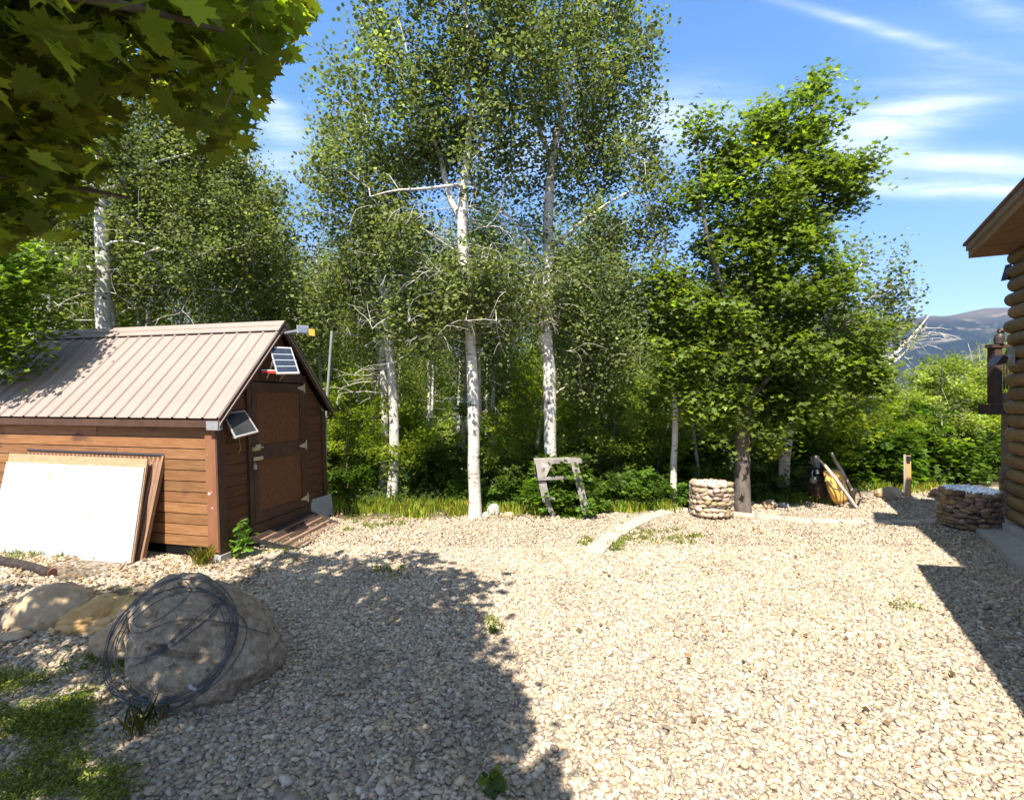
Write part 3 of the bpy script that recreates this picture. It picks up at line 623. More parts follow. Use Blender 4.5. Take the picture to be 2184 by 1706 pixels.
# ---- overhead maple: branches hang into the top left and shade the lower left
BIG_T = np.array([(0, -.42, 0), (.10, -.30, 0), (.36, -.42, .05), (.34, -.24, .03), (.50, -.14, .06), (.36, -.06, .03), (.62, .20, .10), (.44, .20, .05), (.40, .34, .06), (.18, .18, .0), (.20, .44, -.02), (.10, .46, -.03), (0, .72, -.10),
                  (-.10, .46, -.03), (-.20, .44, -.02), (-.18, .18, 0), (-.40, .34, .06), (-.44, .20, .05), (-.62, .20, .10), (-.36, -.06, .03), (-.50, -.14, .06), (-.34, -.24, .03), (-.36, -.42, .05), (-.10, -.30, 0)])
def overhead_maple():
    g = rnd(61)
    bx = np.array([-400, 0, 150, 178, 200, 232, 245, 275, 380, 400, 440, 500, 530, 545, 565, 575, 655, 668, 690, 4000.])
    by = np.array([540, 525, 520, 470, 385, 360, 230, 195, 200, 275, 320, 345, 335, 265, 235, 140, 100, 60, -60, -90.])
    sub = np.array([70, 70, 62, 50, 46, 46, 44, 44, 40, 46, 40, 30, 26, 10, 0, 0.])
    pts = []
    def ok(p, margin=0):
        if p[1] < .25: return True
        x = CX + p[0] / p[1] * F; y = CY - (p[2] - HC) / p[1] * F
        s = margin * F / max(p[1], .3)
        return y + s * .8 < np.interp(x + s * .6, bx, by) + 12
    # (1) leaves seen in the frame
    n = 0
    while n < 760:
        x = g.uniform(-250, 690); y = g.uniform(-120, 520); Y = g.uniform(1.8, 3.1)
        p = P(x, y, Y)
        if wob(p * 1.0, 3.4, 5.) < (-.12 if y > 190 else -.6): n += 1; continue
        if ok(p, .05): pts.append(p)
        n += 1
    # (2) the rest of the crown, where its shade falls on the ground
    poly = np.array([(-9, 1.0), (.32, 1.0), (.24, 2.55), (-.02, 2.95), (.02, 3.55), (-.28, 4.0), (-.75, 4.35), (-1.5, 4.4), (-2.2, 4.8), (-2.9, 5.3), (-4.6, 5.4), (-6, 5.5), (-9, 5.5)])
    def inside(x, y):
        c = False; j = len(poly) - 1
        for i in range(len(poly)):
            if (poly[i][1] > y) != (poly[j][1] > y) and x < (poly[j][0] - poly[i][0]) * (y - poly[i][1]) / (poly[j][1] - poly[i][1]) + poly[i][0]: c = not c
            j = i
        return c
    n = 0
    while n < 2500:
        gx, gy = g.uniform(-6, .5), g.uniform(-.5, 6.9)
        if n > 2100: gx, gy = g.uniform(-1.9, .45), g.uniform(1.6, 4.4)
        h = g.uniform(2.9, 5.6)
        if gy > 1.0:
            if gx < -3.2 and gy > 5.45: continue
            if not inside(gx, gy):
                if not ((5.15 < gy < 6.7 and -3.1 < gx < -.75 and wob(np.array([gx, gy, 0.]), 3.3, 2.) > -.45) or (4.3 < gy <= 5.15 and gx < -.7 and g.uniform() < .16)): continue
            elif gx < -2.0 and gy > 3.6 and wob(np.array([gx, gy, 0.]), 2.9, 1.) > .42: continue     # flecks of sun
        d = .686 * h
        p = np.array([gx - .25 * d, gy - .968 * d, h]); n += 1
        if ok(p, .22) : pts.append(p)
    c = np.array(pts)
    tr = [(-4.3, .3, -.05), (-4.25, .3, 1.2), (-4.1, .3, 2.3), (-3.8, .3, 3.3), (-3.4, .3, 4.4), (-3.0, .2, 5.4)]
    root = thing('maple_tree', 'overhanging maple at upper left with large dark backlit lobed leaves', 'tree', tr[0])
    limbs = [([(-4.0, .3, 2.6), (-3.3, .9, 3.0), (-2.6, 1.3, 3.25), (-1.9, 1.6, 3.35), (-1.3, 1.75, 3.35), (-.95, 1.85, 3.3)], [.07, .05, .035, .022, .014, .006]),
             ([(-4.0, .3, 2.5), (-3.4, 1.3, 2.8), (-2.7, 1.9, 2.95), (-2.1, 2.2, 2.95), (-1.7, 2.3, 2.9)], [.05, .04, .025, .015, .006]),
             ([(-3.6, .3, 3.9), (-2.6, .4, 4.4), (-1.6, .8, 4.7), (-.8, 1.1, 4.7)], [.07, .05, .035, .01])]
    sel = c[::5]
    paths = grow(tr, [.17, .15, .13, .11, .08, .04], sel, 62, limbs, .0022, climb=.2)
    v, f = tubes_np(paths); part('trunk', v, f, M_MBARK, root, True)
    near = c[:]; 
    v, f, col = leaves(near, 10, .18, .100, BIG_T, 63, up=.6, flat=.6, base=(.125, .175, .030), warm=.7, cvar=.25, lvar=.28, droop=.5)
    m = len(BIG_T); cen = v.reshape(-1, m, 3)[:, 0]
    bent = v.reshape(-1, m, 3); keep = np.array([ok(q, .035) for q in cen])
    bent = bent[keep]; col = col.reshape(-1, m, 3)[keep]; k = len(bent)
    # fan each leaf about its heart so that lobes can curl
    ctr = bent[:, [0, 9, 15]].mean(1, keepdims=True); V = np.concatenate([bent, ctr], 1).reshape(-1, 3)
    C = np.concatenate([col, col[:, :1]], 1).reshape(-1, 3)
    i = np.arange(m); tri = np.stack([i, (i + 1) % m, np.full(m, m)], 1); Fc = (tri[None] + (np.arange(k) * (m + 1))[:, None, None]).reshape(-1, 3)
    part('crown', V, Fc, M_NEAR, root, False, C)
overhead_maple()

# ------------------------------------------------------------------ the wood behind
def proto_tree(name, h, tr_r, kind, seed):
    """one background tree at the origin; returns root"""
    g = rnd(seed); n = 9; zs = np.linspace(0, h, n); lean = g.normal(0, .05, 2)
    tr = np.stack([np.cumsum(g.normal(0, .06, n)) + lean[0] * zs, np.cumsum(g.normal(0, .06, n)) + lean[1] * zs, zs], 1); tr[0, 2] = -.5
    rr = np.linspace(tr_r, .01, n) ** 1.0
    m = 62 if kind == 'aspen' else 46
    d = g.normal(0, 1, (m, 3)); d /= np.linalg.norm(d, axis=1)[:, None]; d *= (g.uniform(.1, 1, m) ** .4)[:, None]
    if kind == 'aspen': c = d * np.array([1.05, 1.05, h * .36]) + np.array([tr[5, 0], tr[5, 1], h * .68])
    else: c = d * np.array([1.5, 1.5, h * .45]) + np.array([tr[4, 0], tr[4, 1], h * .55])
    c = c[c[:, 2] > .5]
    return tr, rr, c
GROUP_T = 'thin aspens crowded in the wood behind the yard'
def build_wood():
    protos = []
    LAB_A = 'thin pale aspen in the crowded wood behind the yard'
    for s in range(7):
        h = 8.5 + (s % 3) * 1.0
        tr, rr, c = proto_tree('aspen_tree', h, .07 + .01 * (s % 3), 'aspen', 100 + s)
        la = dict(ASP, k=150, size=.07, T=KITE_T, r=.42, base=(.165, .205, .070))
        ex = twigs([tr[2] * .5 + tr[3] * .5, tr[3], tr[2], tr[4]], 200 + s, 1.0, 3, .008)
        protos.append(tree('aspen_tree', LAB_A, 'tree', tr, rr, c, la, seed=100 + s, extra=ex, group=GROUP_T))
    mp = []
    LAB_M = 'bushy green maple sapling filling in between the aspens behind the yard'
    GM = 'maples and bushes filling the wood'
    for s in range(5):
        h = 3.6 + .5 * s
        tr, rr, c = proto_tree('maple_tree', h, .05, 'maple', 120 + s)
        la = dict(MAP, k=95, r=.36, size=.12, base=(.175, .245, .050))
        mp.append(tree('maple_tree', LAB_M, 'tree', tr, rr, c, la, bark=M_MBARK, leafm=M_MAPLE, seed=120 + s, group=GM))
    g = rnd(99); used = set()
    def place(lst, i, x, y, sc, dz=0.0):
        z = float(height(x, y)) + dz
        if (id(lst), i) not in used: used.add((id(lst), i)); o = lst[i]
        else: o = copy_tree(lst[i])
        o.location = (x, y, z); o.rotation_euler = (0, 0, g.uniform(0, 6.28)); o.scale = (sc * g.uniform(.9, 1.1),) * 2 + (sc,)
        return o
    def skyline(px):       # lowest allowed top of the wood behind, in measured px
        return np.interp(px, [-400, 0, 60, 330, 560, 640, 660, 700, 900, 1240, 1370, 1400, 1700, 1850, 1900, 1980, 2040, 2090, 2140, 2600],
                         [430, 420, 300, 230, 380, 560, 600, 520, 480, 480, 560, 640, 600, 700, 820, 830, 790, 750, 740, 700])
    hts = [8.5, 9.5, 10.5]
    for Y, n in ((11.6, 12), (13.2, 15), (15.2, 17), (18, 20), (22, 22), (27, 24), (33, 26), (41, 28)):
        for k in range(n):
            x = (-1.15 + 2.3 * (k + g.uniform(.1, .9)) / n) * Y; y = Y + g.uniform(-.9, .9)
            px = CX + x / y * F; zt = HC + (CY - skyline(px)) / F * y; z0 = float(height(x, y)); avail = zt - z0
            i = int(g.integers(0, 7)); hh = hts[i % 3]
            if px > 1860 and g.uniform() < .75: continue
            sc = min(avail / hh, g.uniform(.95, 1.2) * max(1, Y / 26))
            if sc < .38: continue
            place(protos, i, x, y, sc)
    for Y, n in ((10.9, 13), (12.3, 15), (14, 15), (16.5, 17), (20, 18), (25, 20), (31, 22), (39, 24)):
        for k in range(n):
            x = (-1.12 + 2.24 * (k + g.uniform(.1, .9)) / n) * Y; y = Y + g.uniform(-.5, .5)
            px = CX + x / y * F
            if px < 680 and y < 11.5: continue
            if y < edge_y(x) + .8: y = float(edge_y(x)) + .8 + g.uniform(0, .5)
            zt = HC + (CY - (skyline(px) + g.uniform(0, 60))) / F * y; z0 = float(height(x, y)); i = int(g.integers(0, 5)); hh = 3.6 + .5 * i
            top = np.interp(px, [0, 700, 800, 1100, 1560, 1700, 1900, 2200], [650, 900, 940, 880, 920, 850, 800, 760]) + g.uniform(-120, 60)
            zt = min(zt, HC + (CY - top) / F * y) if Y < 24 else zt
            sc = min((zt - z0) / hh, 1.5 if Y > 20 else 1.15)
            if sc < .3: sc = .3
            place(mp, i, x, y, sc)
build_wood()

def build_bushes():
    """leafy shrubs along the far edge of the gravel"""
    g = rnd(140); protos = []
    specs = [('leafy_shrub', 'low bright green shrub at the foot of the trees along the gravel edge', MAPLE_T, .085, (.085, .165, .022), M_MAPLE),
             ('leafy_shrub', 'low bright green shrub at the foot of the trees along the gravel edge', MAPLE_T, .075, (.075, .14, .02), M_MAPLE),
             ('leafy_shrub', 'low bright green shrub at the foot of the trees along the gravel edge', KITE_T, .06, (.08, .15, .03), M_MAPLE)]
    for i, (nm, lab, T, sz, base, m) in enumerate(specs):
        gg = rnd(150 + i); c = gg.uniform(-1, 1, (26, 3)) * np.array([.48, .4, .42]) + np.array([0, 0, .45]); c = c[(c[:, 0] / .55) ** 2 + (c[:, 1] / .5) ** 2 + ((c[:, 2] - .3) / .62) ** 2 < 1.0]
        tr = [(0, 0, -.2), (0, 0, .05), (.02, .0, .18)]
        root = thing(nm, lab, 'shrub', (0, 0, 0), 'low shrubs along the gravel edge')
        v, f = tubes_np(grow(tr, [.012, .010, .008], c, 160 + i, (), .002, climb=0)); part('stem', v, f, M_MBARK, root, True)
        v, f, col = leaves(c, 62, .15, sz, T, 170 + i, up=.9, flat=.6, base=base, warm=.5, cvar=.2, lvar=.25); part('foliage', v, f, m, root, False, col)
        protos.append(root)
    used = set()
    def put(px, py, hpx, i=None):
        if px > 1690: py -= 18; hpx += 12
        q = G(px, py); x, y = q[0], q[1]; z = float(height(x, y)); y0 = y
        for _ in range(6): y = (HC - z) * F / (py - CY); x = (px - CX) / F * y; z = float(height(x, y))
        i = int(g.integers(0, 3)) if i is None else i
        o = protos[i] if i not in used else copy_tree(protos[i]); used.add(i)
        s = hpx / F * y / .95; o.location = (x, y, z); o.rotation_euler = (0, 0, g.uniform(0, 6.28)); o.scale = (s * g.uniform(1, 1.3), s * g.uniform(.9, 1.2), s)
    for px, py, h in [(730, 1072, 70), (760, 1066, 90), (742, 1040, 120), (790, 1058, 70), (880, 1066, 60), (905, 1060, 90), (935, 1058, 130), (965, 1072, 80), (985, 1078, 60), (1050, 1060, 100), (1075, 1068, 120), (1100, 1080, 90), (1125, 1078, 130),
                      (1060, 1085, 70), (1190, 1092, 110), (1215, 1094, 130), (1235, 1096, 80), (1265, 1088, 70), (1290, 1085, 80), (1320, 1080, 60), (1350, 1080, 90), (1385, 1082, 70), (1410, 1075, 90), (1455, 1080, 60), (1480, 1070, 90),
                      (1540, 1068, 90), (1620, 1066, 90), (1640, 1064, 60), (1655, 1060, 110), (1700, 1062, 100), (1720, 1064, 120), (1740, 1060, 60), (1770, 1050, 110), (1830, 1050, 110), (1860, 1052, 130), (1890, 1048, 90), (1915, 1046, 110), (1960, 1042, 130), (2000, 1040, 120), (2040, 1034, 120), (2080, 1030, 110), (2120, 1030, 120), (2000, 1030, 160), (2060, 1026, 180), (2110, 1024, 200), (1900, 1040, 170)]:
        put(px, py, h)
    for k in range(36):
        px = g.uniform(700, 2140); put(px, g.uniform(1035, 1055) - (10 if px > 1700 else 0), g.uniform(80, 170))
build_bushes()

def blades(pts, h, w, seed, base, per=7, spread=.05, name='grass', lean=.35):
    g = rnd(seed); n = len(pts) * per; p = np.repeat(pts, per, 0) + g.normal(0, 1, (n, 3)) * np.array([spread, spread, 0])
    th = g.uniform(0, 6.28, n); d = np.stack([np.cos(th), np.sin(th), 0 * th], 1); hh = h * g.uniform(.45, 1.2, n); ww = w * g.uniform(.6, 1.3, n)
    s = np.stack([-d[:, 1], d[:, 0], 0 * th], 1); l = lean * g.uniform(.2, 1.4, n)
    up = np.array([0, 0, 1.0])
    a = p; b = p + up * (hh * .55)[:, None] + d * (hh * l * .35)[:, None]; c = p + up * (hh * .95)[:, None] + d * (hh * l)[:, None]
    V = np.stack([a - s * ww[:, None] / 2, a + s * ww[:, None] / 2, b + s * ww[:, None] * .4, c, b - s * ww[:, None] * .4], 1).reshape(-1, 3)
    F5 = np.arange(n * 5).reshape(n, 5)
    col = np.array(base)[None] * np.exp(g.normal(0, .35, n))[:, None] * np.stack([1 + g.uniform(0, 1.0, n) + 1.2 * (g.uniform(0, 1, n) > .9), 1 + g.uniform(0, .3, n), np.ones(n)], 1)
    return V, F5, np.repeat(col, 5, 0)
def join3(parts):
    V, Fc, C, n = [], [], [], 0
    for v, f, c in parts: V.append(v); Fc.append(f + n); C.append(c); n += len(v)
    return np.concatenate(V), np.concatenate(Fc), np.concatenate(C)
def gpts(g, n, px, py):
    x = g.uniform(*px, n); y = g.uniform(*py, n); Y = HC * F / (y - CY); X = (x - CX) / F * Y; return np.stack([X, Y, height(X, Y)], 1)
def build_grass():
    g = rnd(180)
    # fresh grass strip at the edge of the wood
    pp = [gpts(g, 500, (705, 860), (1068, 1094)), gpts(g, 420, (850, 1010), (1072, 1102)), gpts(g, 260, (1010, 1260), (1080, 1100)), gpts(g, 260, (1240, 1440), (1078, 1092)), gpts(g, 160, (1590, 1760), (1062, 1072)), gpts(g, 120, (1830, 2010), (1042, 1052))]
    pp = np.concatenate(pp); pp = pp[wob(pp, 2.6, 4.) + g.normal(0, .3, len(pp)) > -.25]; pp[:, 1] += .22 * wob(pp, 3.7, 1.)
    a = blades(pp, .19, .012, 181, (.20, .32, .05), 9, .07)
    obj('grass', make_mesh('grass', a[0], a[1], M_GRASS, False, a[2]), kind='stuff', label='bright green grass strip where the gravel meets the wood', cat='grass')
    # ground cover deep in the wood
    n = 5200; Y = g.uniform(9.6, 26, n); X = g.uniform(-1.1, 1.1, n) * Y; ok = Y > edge_y(X) + .35; X, Y = X[ok], Y[ok]
    c = np.stack([X, Y, height(X, Y) + .12], 1)
    v, f, col = leaves(c, 16, .3, .085, MAPLE_T, 182, up=1.0, flat=.5, base=(.055, .10, .02), warm=.5)
    obj('ground_cover', make_mesh('ground_cover', v, f, M_MAPLE, False, col), kind='stuff', label='leafy ground cover on the floor of the wood', cat='ground cover')
    # weedy patch in the lower left corner
    q = [gpts(g, 900, (-60, 190), (1440, 1640)), gpts(g, 260, (-40, 300), (1640, 1740)), gpts(g, 90, (150, 330), (1450, 1600))]
    q = np.concatenate(q); q = q[(wob(q, 3.2, 2.) + g.normal(0, .25, len(q)) > .12)]
    fe = leaves(q + np.array([0, 0, .03]), 24, .055, .022, FERN_T, 183, up=.5, flat=.7, base=(.13, .19, .032), warm=.8, lvar=.4)
    obj('weed_patch', make_mesh('weed_patch', fe[0], fe[1], M_GRASS, False, fe[2]), kind='stuff', label='feathery green weeds growing through the gravel in the lower left corner', cat='weeds')
    # small weeds in the gravel
    r = [gpts(g, 46, (1300, 1450), (1128, 1162)), gpts(g, 16, (1300, 1330), (1160, 1180)), gpts(g, 16, (1440, 1500), (1140, 1160)), gpts(g, 40, (735, 860), (1098, 1135)), gpts(g, 10, (1240, 1262), (1150, 1165)),
         gpts(g, 12, (1010, 1240), (1098, 1106)), gpts(g, 14, (20, 260), (1160, 1190)), gpts(g, 10, (800, 860), (1210, 1235)), gpts(g, 8, (1040, 1060), (1320, 1360)), gpts(g, 5, (1900, 1960), (1260, 1330)), gpts(g, 14, (120, 300), (1400, 1440)), gpts(g, 30, (20, 130), (1165, 1195)), gpts(g, 30, (540, 640), (1130, 1180))]
    r = np.concatenate(r)
    fe = leaves(r + np.array([0, 0, .025]), 20, .05, .034, FERN_T, 184, up=.6, flat=.5, base=(.12, .18, .035), warm=.8); bl = blades(r, .09, .007, 185, (.12, .19, .04), 5, .03)
    o = join3([(fe[0], fe[1][:, :6], fe[2])])
    obj('gravel_weeds', make_mesh('gravel_weeds', o[0], o[1], M_GRASS, False, o[2]), kind='stuff', label='sparse yellow green weeds sprouting from the gravel', cat='weeds')
    obj('gravel_grass', make_mesh('gravel_grass', bl[0], bl[1], M_GRASS, False, bl[2]), kind='stuff', label='thin scattered grass blades coming through the gravel', cat='grass')
    # leaf litter and dry scraps in front of the shed and at the feet of trees
    n = 2600; qx = g.uniform(-6.5, .8, n); qy = g.uniform(4.0, 9.3, n); k = ((qx < -2.6) & (qy < 6.6)) | (qy > edge_y(qx) - .5); ex = g.uniform(-1, 1, 130), np.sqrt(g.uniform(9, 95, 130)); qx, qy = np.r_[qx[k], ex[0] * ex[1]], np.r_[qy[k], ex[1]]; k = qy < edge_y(qx) + .3; qx, qy = qx[k], qy[k]; k = ~blocked(qx, qy); qx, qy = qx[k], qy[k]
    c = np.stack([qx, qy, height(qx, qy) + .035], 1)
    v, f, col = leaves(c, 2, .08, .042, KITE_T, 186, up=2.0, flat=.05, base=(.24, .17, .10), warm=.2, lvar=.4)
    obj('leaf_litter', make_mesh('leaf_litter', v, f, M_GRASS, False, col), kind='stuff', label='dry brown leaf litter lying on the gravel', cat='leaf litter')
build_grass()

def small_plants():
    g = rnd(190)
    # grass tuft at the shed corner
    b = G(433, 1202); a = blades(np.repeat(b[None] + np.array([[0, 0, 0.0]]), 1, 0), .22, .004, 191, (.17, .24, .05), 110, .05, lean=.5)
    root = thing('grass_tuft', 'tuft of long grass at the front corner of the shed', 'grass tuft', b); part('blades', a[0], a[1], M_GRASS, root, False, a[2])
    b = G(300, 1560); a = blades(b[None], .20, .003, 192, (.09, .12, .03), 50, .05, lean=.5)
    root = thing('grass_tuft', 'dark tuft of tall thin grass in front of the big boulder', 'grass tuft', b); part('blades', a[0], a[1], M_GRASS, root, False, a[2])
    ROUND = np.array([(0, -.5, 0), (.3, -.42, .03), (.52, -.1, .06), (.45, .22, .03), (.2, .45, 0), (0, .6, -.03), (-.2, .45, 0), (-.45, .22, .03), (-.52, -.1, .06), (-.3, -.42, .03)])
    def seedling(label, base, stems, size, seed, col):
        root = thing('seedling', label, 'plant', base); g = rnd(seed); paths, cs = [], []
        for (dx, dy, h) in stems:
            top = base + np.array([dx, dy, h]); mid = (base + top) / 2 + np.array([dx * .25, 0, .04]); t = np.linspace(0, 1, 7)[:, None]
            p = (1 - t) ** 2 * base + 2 * t * (1 - t) * mid + t ** 2 * top; paths.append((p, np.linspace(.005, .002, 7), 4))
            for j in range(2, 7): cs.append(p[j] + g.normal(0, size * .35, 3)); cs.append(p[j] + g.normal(0, size * .55, 3))
        v, f = tubes_np(paths); part('stem', v, f, M_MBARK, root, True)
        v, f, c = leaves(np.array(cs), 1, .01, size, ROUND, seed + 1, up=.35, flat=.5, base=col, warm=.4); part('leaf_cluster', v, f, M_MAPLE, root, False, c)
    b = G(505, 1188); seedling('young broadleaf plant with round leaves growing beside the shed door', b, [(.10, .05, .42), (.02, .0, .30), (.18, .05, .30), (-.02, .0, .22), (.14, 0, .18), (.05, .02, .5)], .085, 193, (.10, .20, .035))
    b = G(1060, 1706); seedling('small leafy sprig in the gravel at the bottom edge', b, [(.0, 0, .14), (.04, 0, .10), (-.04, .0, .08)], .045, 194, (.09, .15, .03))
    b = G(722, 1352); b = G(265, 1300); seedling('small upright sprig behind the boulders', b, [(.02, 0, .17), (-.02, 0, .1)], .05, 195, (.12, .2, .04))
    b = P(1230, 1092, 8.95); b[2] = float(height(b[0], b[1]))
    root = thing('leafy_plant', 'yellow green long leaved plant under the wooden stand', 'plant', b)
    v, f, c = leaves(b + g.normal(0, 1, (40, 3)) * np.array([.17, .1, .12]) + np.array([-.12, 0, .35]), 12, .05, .13, FERN_T, 196, up=.2, flat=1, base=(.19, .27, .045), droop=1.4); part('foliage', v, f, M_MAPLE, root, False, c)
small_plants()

# ------------------------------------------------------------------ the shed
SA = np.array([-3.66, 6.47, 0.0]); SG = np.array([.1483, .989, 0]); SW = np.array([-.970, .2425, 0]); LEAN = -.034
def SH(u, t, z):       # u along the long wall to the left, t along the gable end away from the viewer
    return SA + SW * u + SG * t + np.array([LEAN * z, 0, z])
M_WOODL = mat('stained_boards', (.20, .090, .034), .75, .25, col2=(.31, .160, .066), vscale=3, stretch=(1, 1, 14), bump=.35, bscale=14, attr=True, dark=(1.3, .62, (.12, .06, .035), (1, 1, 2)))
M_WOODD = mat('shade_toned_boards', (.085, .038, .018), .8, .2, col2=(.14, .064, .029), vscale=3, stretch=(1, 1, 12), bump=.35, bscale=14, attr=True)  # shed boards in a darker colour that deepens the gable's shade
M_TRIM = mat('brown_trim', (.06, .032, .02), .7, .25, col2=(.10, .054, .032), vscale=6)
M_CORNER = mat('corner_trim', (.19, .08, .038), .75, .25, col2=(.26, .115, .055), vscale=5, stretch=(1, 1, .3), dark=(9, .66, (.5, .42, .36), (1, 1, 1)))
M_DOOR = mat('hardboard_door', (.10, .042, .018), .7, .3, col2=(.16, .072, .028), vscale=18, bump=.2, bscale=90)
M_ROOF = mat('roof_metal', (.26, .205, .17), .55, .3, metal=.0, col2=(.29, .232, .195), vscale=1.2, dark=(40, .74, (.45, .32, .25), (1, 1, 1)))
M_ALU = mat('aluminium', (.62, .62, .60), .4, .5, metal=.6)
M_GALV = mat('galvanised_steel', (.36, .36, .35), .5, .5, metal=.5, var=.15, vscale=12)
M_BRASS = mat('zinc_hardware', (.62, .54, .36), .45, .5, metal=.4, var=.15, vscale=30)
M_BLACK = mat('black_plastic', (.02, .02, .022), .5, .4)
M_CONC = mat('concrete', (.40, .38, .35), .9, .2, var=.15, vscale=8, bump=.3)
def build_shed():
    g = rnd(300)
    root = thing('garden_shed', 'small brown wooden shed with pale ribbed metal roof', 'shed', SA)
    L, W = 4.75, 2.6; ze, zr = 1.80, 3.05            # wall plate and ridge of the walls
    # long wall: separate boards stacked up
    v, f, cols, n = [], [], [], 0
    def board(q, th, dirv, c):
        nonlocal n
        m = MB(); m.hexa([p for p in q], [p + dirv * th for p in q]); vv = m.verts(); v.append(vv); f.extend([tuple(i + n for i in t) for t in m.f]); n += len(vv); cols.append(np.tile(c, (len(vv), 1)))
    out = -SG; z = .15; i = 0; joint = {0: [2.3], 1: [], 2: [3.1], 10: [1.9, 3.6], 11: [3.9]}
    nb = 12; hgt = (ze - z) / nb
    for i in range(nb):
        js = [0.0] + (joint.get(i) or ([g.uniform(1.2, 4)] if g.uniform() < .4 else [])) + [L]
        for a, b in zip(js[:-1], js[1:]):
            e = g.uniform(-.003, .006); c = g.uniform(.8, 1.15) * np.array([1, g.uniform(.93, 1.07), g.uniform(.9, 1.05)])
            q = [SH(a + .003, e, z), SH(b - .003, e + g.uniform(-.003, .003), z), SH(b - .003, e, z + hgt - .012), SH(a + .003, e, z + hgt - .012)]
            q = [p + out * 0 for p in q]; board(q, .022, out, c)
        z += hgt
    sd = part('side_wall', np.concatenate(v), f, M_WOODL, root, cols=np.concatenate(cols))
    MB().hexa([SH(.02, .012, .12), SH(L, .012, .12), SH(L, .05, .12), SH(.02, .05, .12)], [SH(.02, .012, ze), SH(L, .012, ze), SH(L, .05, ze), SH(.02, .05, ze)]).part('backing', M_BLACK, sd)
    # gable wall: boards cut to the roof slope, either side of the door
    v, f, cols, n = [], [], [], 0
    od = -SW; T0, T1 = .58, 1.97; DT = 2.31
    def roofz(t): return ze + (zr - ze) * (1 - abs(t - W / 2) / (W / 2))
    z = .17; hh = .142
    while z < zr - .03:
        z2 = min(z + hh - .006, zr - .01)
        for (a, b) in ([(0.0, T0), (T1, W)] if z < DT else [(0.0, W)]):
            def lim(zz, a, b):
                if zz <= ze: return a, b
                k = (zz - ze) / (zr - ze) * W / 2; return max(a, k), min(b, W - k)
            a0, b0 = lim(z, a, b); a1, b1 = lim(z2, a, b)
            if b0 - a0 < .03 or b1 - a1 < .0: continue
            c = g.uniform(.8, 1.15) * np.ones(3); e = g.uniform(0, .004)
            board([SH(-e, a0, z), SH(-e, b0, z), SH(-e, b1, z2), SH(-e, a1, z2)], .02, od, c)
        z += hh
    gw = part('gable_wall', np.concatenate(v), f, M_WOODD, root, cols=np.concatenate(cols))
    m = MB(); pts = [(0.03, .14), (W - .03, .14), (W - .03, ze - .02), (W / 2, zr - .03), (0.03, ze - .02)]
    m.add([SH(.006, t, z) for t, z in pts] + [SH(.04, t, z) for t, z in pts], [(0, 1, 2, 3, 4), (9, 8, 7, 6, 5)] + [(i, i + 5, (i + 1) % 5 + 5, (i + 1) % 5) for i in range(5)]); m.part('backing', M_BLACK, gw)
    # unseen walls close the box
    m = MB(); m.hexa([SH(0, W - .02, .1), SH(L, W - .02, .1), SH(L, W, .1), SH(0, W, .1)], [SH(0, W - .02, ze), SH(L, W - .02, ze), SH(L, W, ze), SH(0, W, ze)]); m.part('rear_wall', M_WOODD, root)
    m = MB(); m.add([SH(L, t, z) for t, z in pts] + [SH(L - .03, t, z) for t, z in pts], [(0, 1, 2, 3, 4), (9, 8, 7, 6, 5)] + [(i, i + 5, (i + 1) % 5 + 5, (i + 1) % 5) for i in range(5)]); m.part('end_wall', M_WOODD, root)
    # corner boards
    def vboard(u0, u1, t0, t1, z0, z1, name, m_, par=root):
        return MB().hexa([SH(u0, t0, z0), SH(u1, t0, z0), SH(u1, t1, z0), SH(u0, t1, z0)], [SH(u0, t0, z1), SH(u1, t0, z1), SH(u1, t1, z1), SH(u0, t1, z1)]).part(name, m_, par)
    vboard(-.024, .13, -.05, -.026, .1, ze - .02, 'corner_board', M_CORNER); vboard(-.05, -.026, -.05, .10, .06, ze - .02, 'corner_board', M_TRIM)
    vboard(-.05, -.026, W - .10, W + .02, .1, ze, 'corner_board', M_TRIM); vboard(-.024, 0, -.024, .0, .1, ze - .05, 'corner_post', M_WOODD)
    vboard(.02, L, .0, .10, .03, .14, 'sill_beam', M_WOODL); vboard(.0, .10, .1, W, .0, .15, 'sill_beam', M_TRIM)
    vboard(-.07, .10, -.07, .12, -.03, .07, 'foundation_block', M_CONC)
    # door
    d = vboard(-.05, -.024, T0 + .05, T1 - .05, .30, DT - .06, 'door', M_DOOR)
    for (a, b, z0, z1) in ((T0 + .05, T0 + .16, .30, DT - .06), (T1 - .16, T1 - .05, .30, DT - .06), (T0 + .16, T1 - .16, 1.15, 1.36), (T0 + .16, T1 - .16, .30, .43), (T0 + .16, T1 - .16, DT - .19, DT - .06)):
        vboard(-.066, -.052, a, b, z0, z1, 'rail', M_TRIM, d)
    vboard(-.06, -.022, T0 - .04, T0 + .045, .18, DT, 'door_jamb', M_TRIM); vboard(-.06, -.022, T1 - .045, T1 + .05, .18, DT + .03, 'door_jamb', M_TRIM)
    vboard(-.062, -.022, T0 - .06, T1 + .06, DT - .04, DT + .09, 'door_head', M_TRIM); vboard(-.08, -.022, T0 - .04, T1 + .05, .17, .29, 'threshold', M_TRIM)
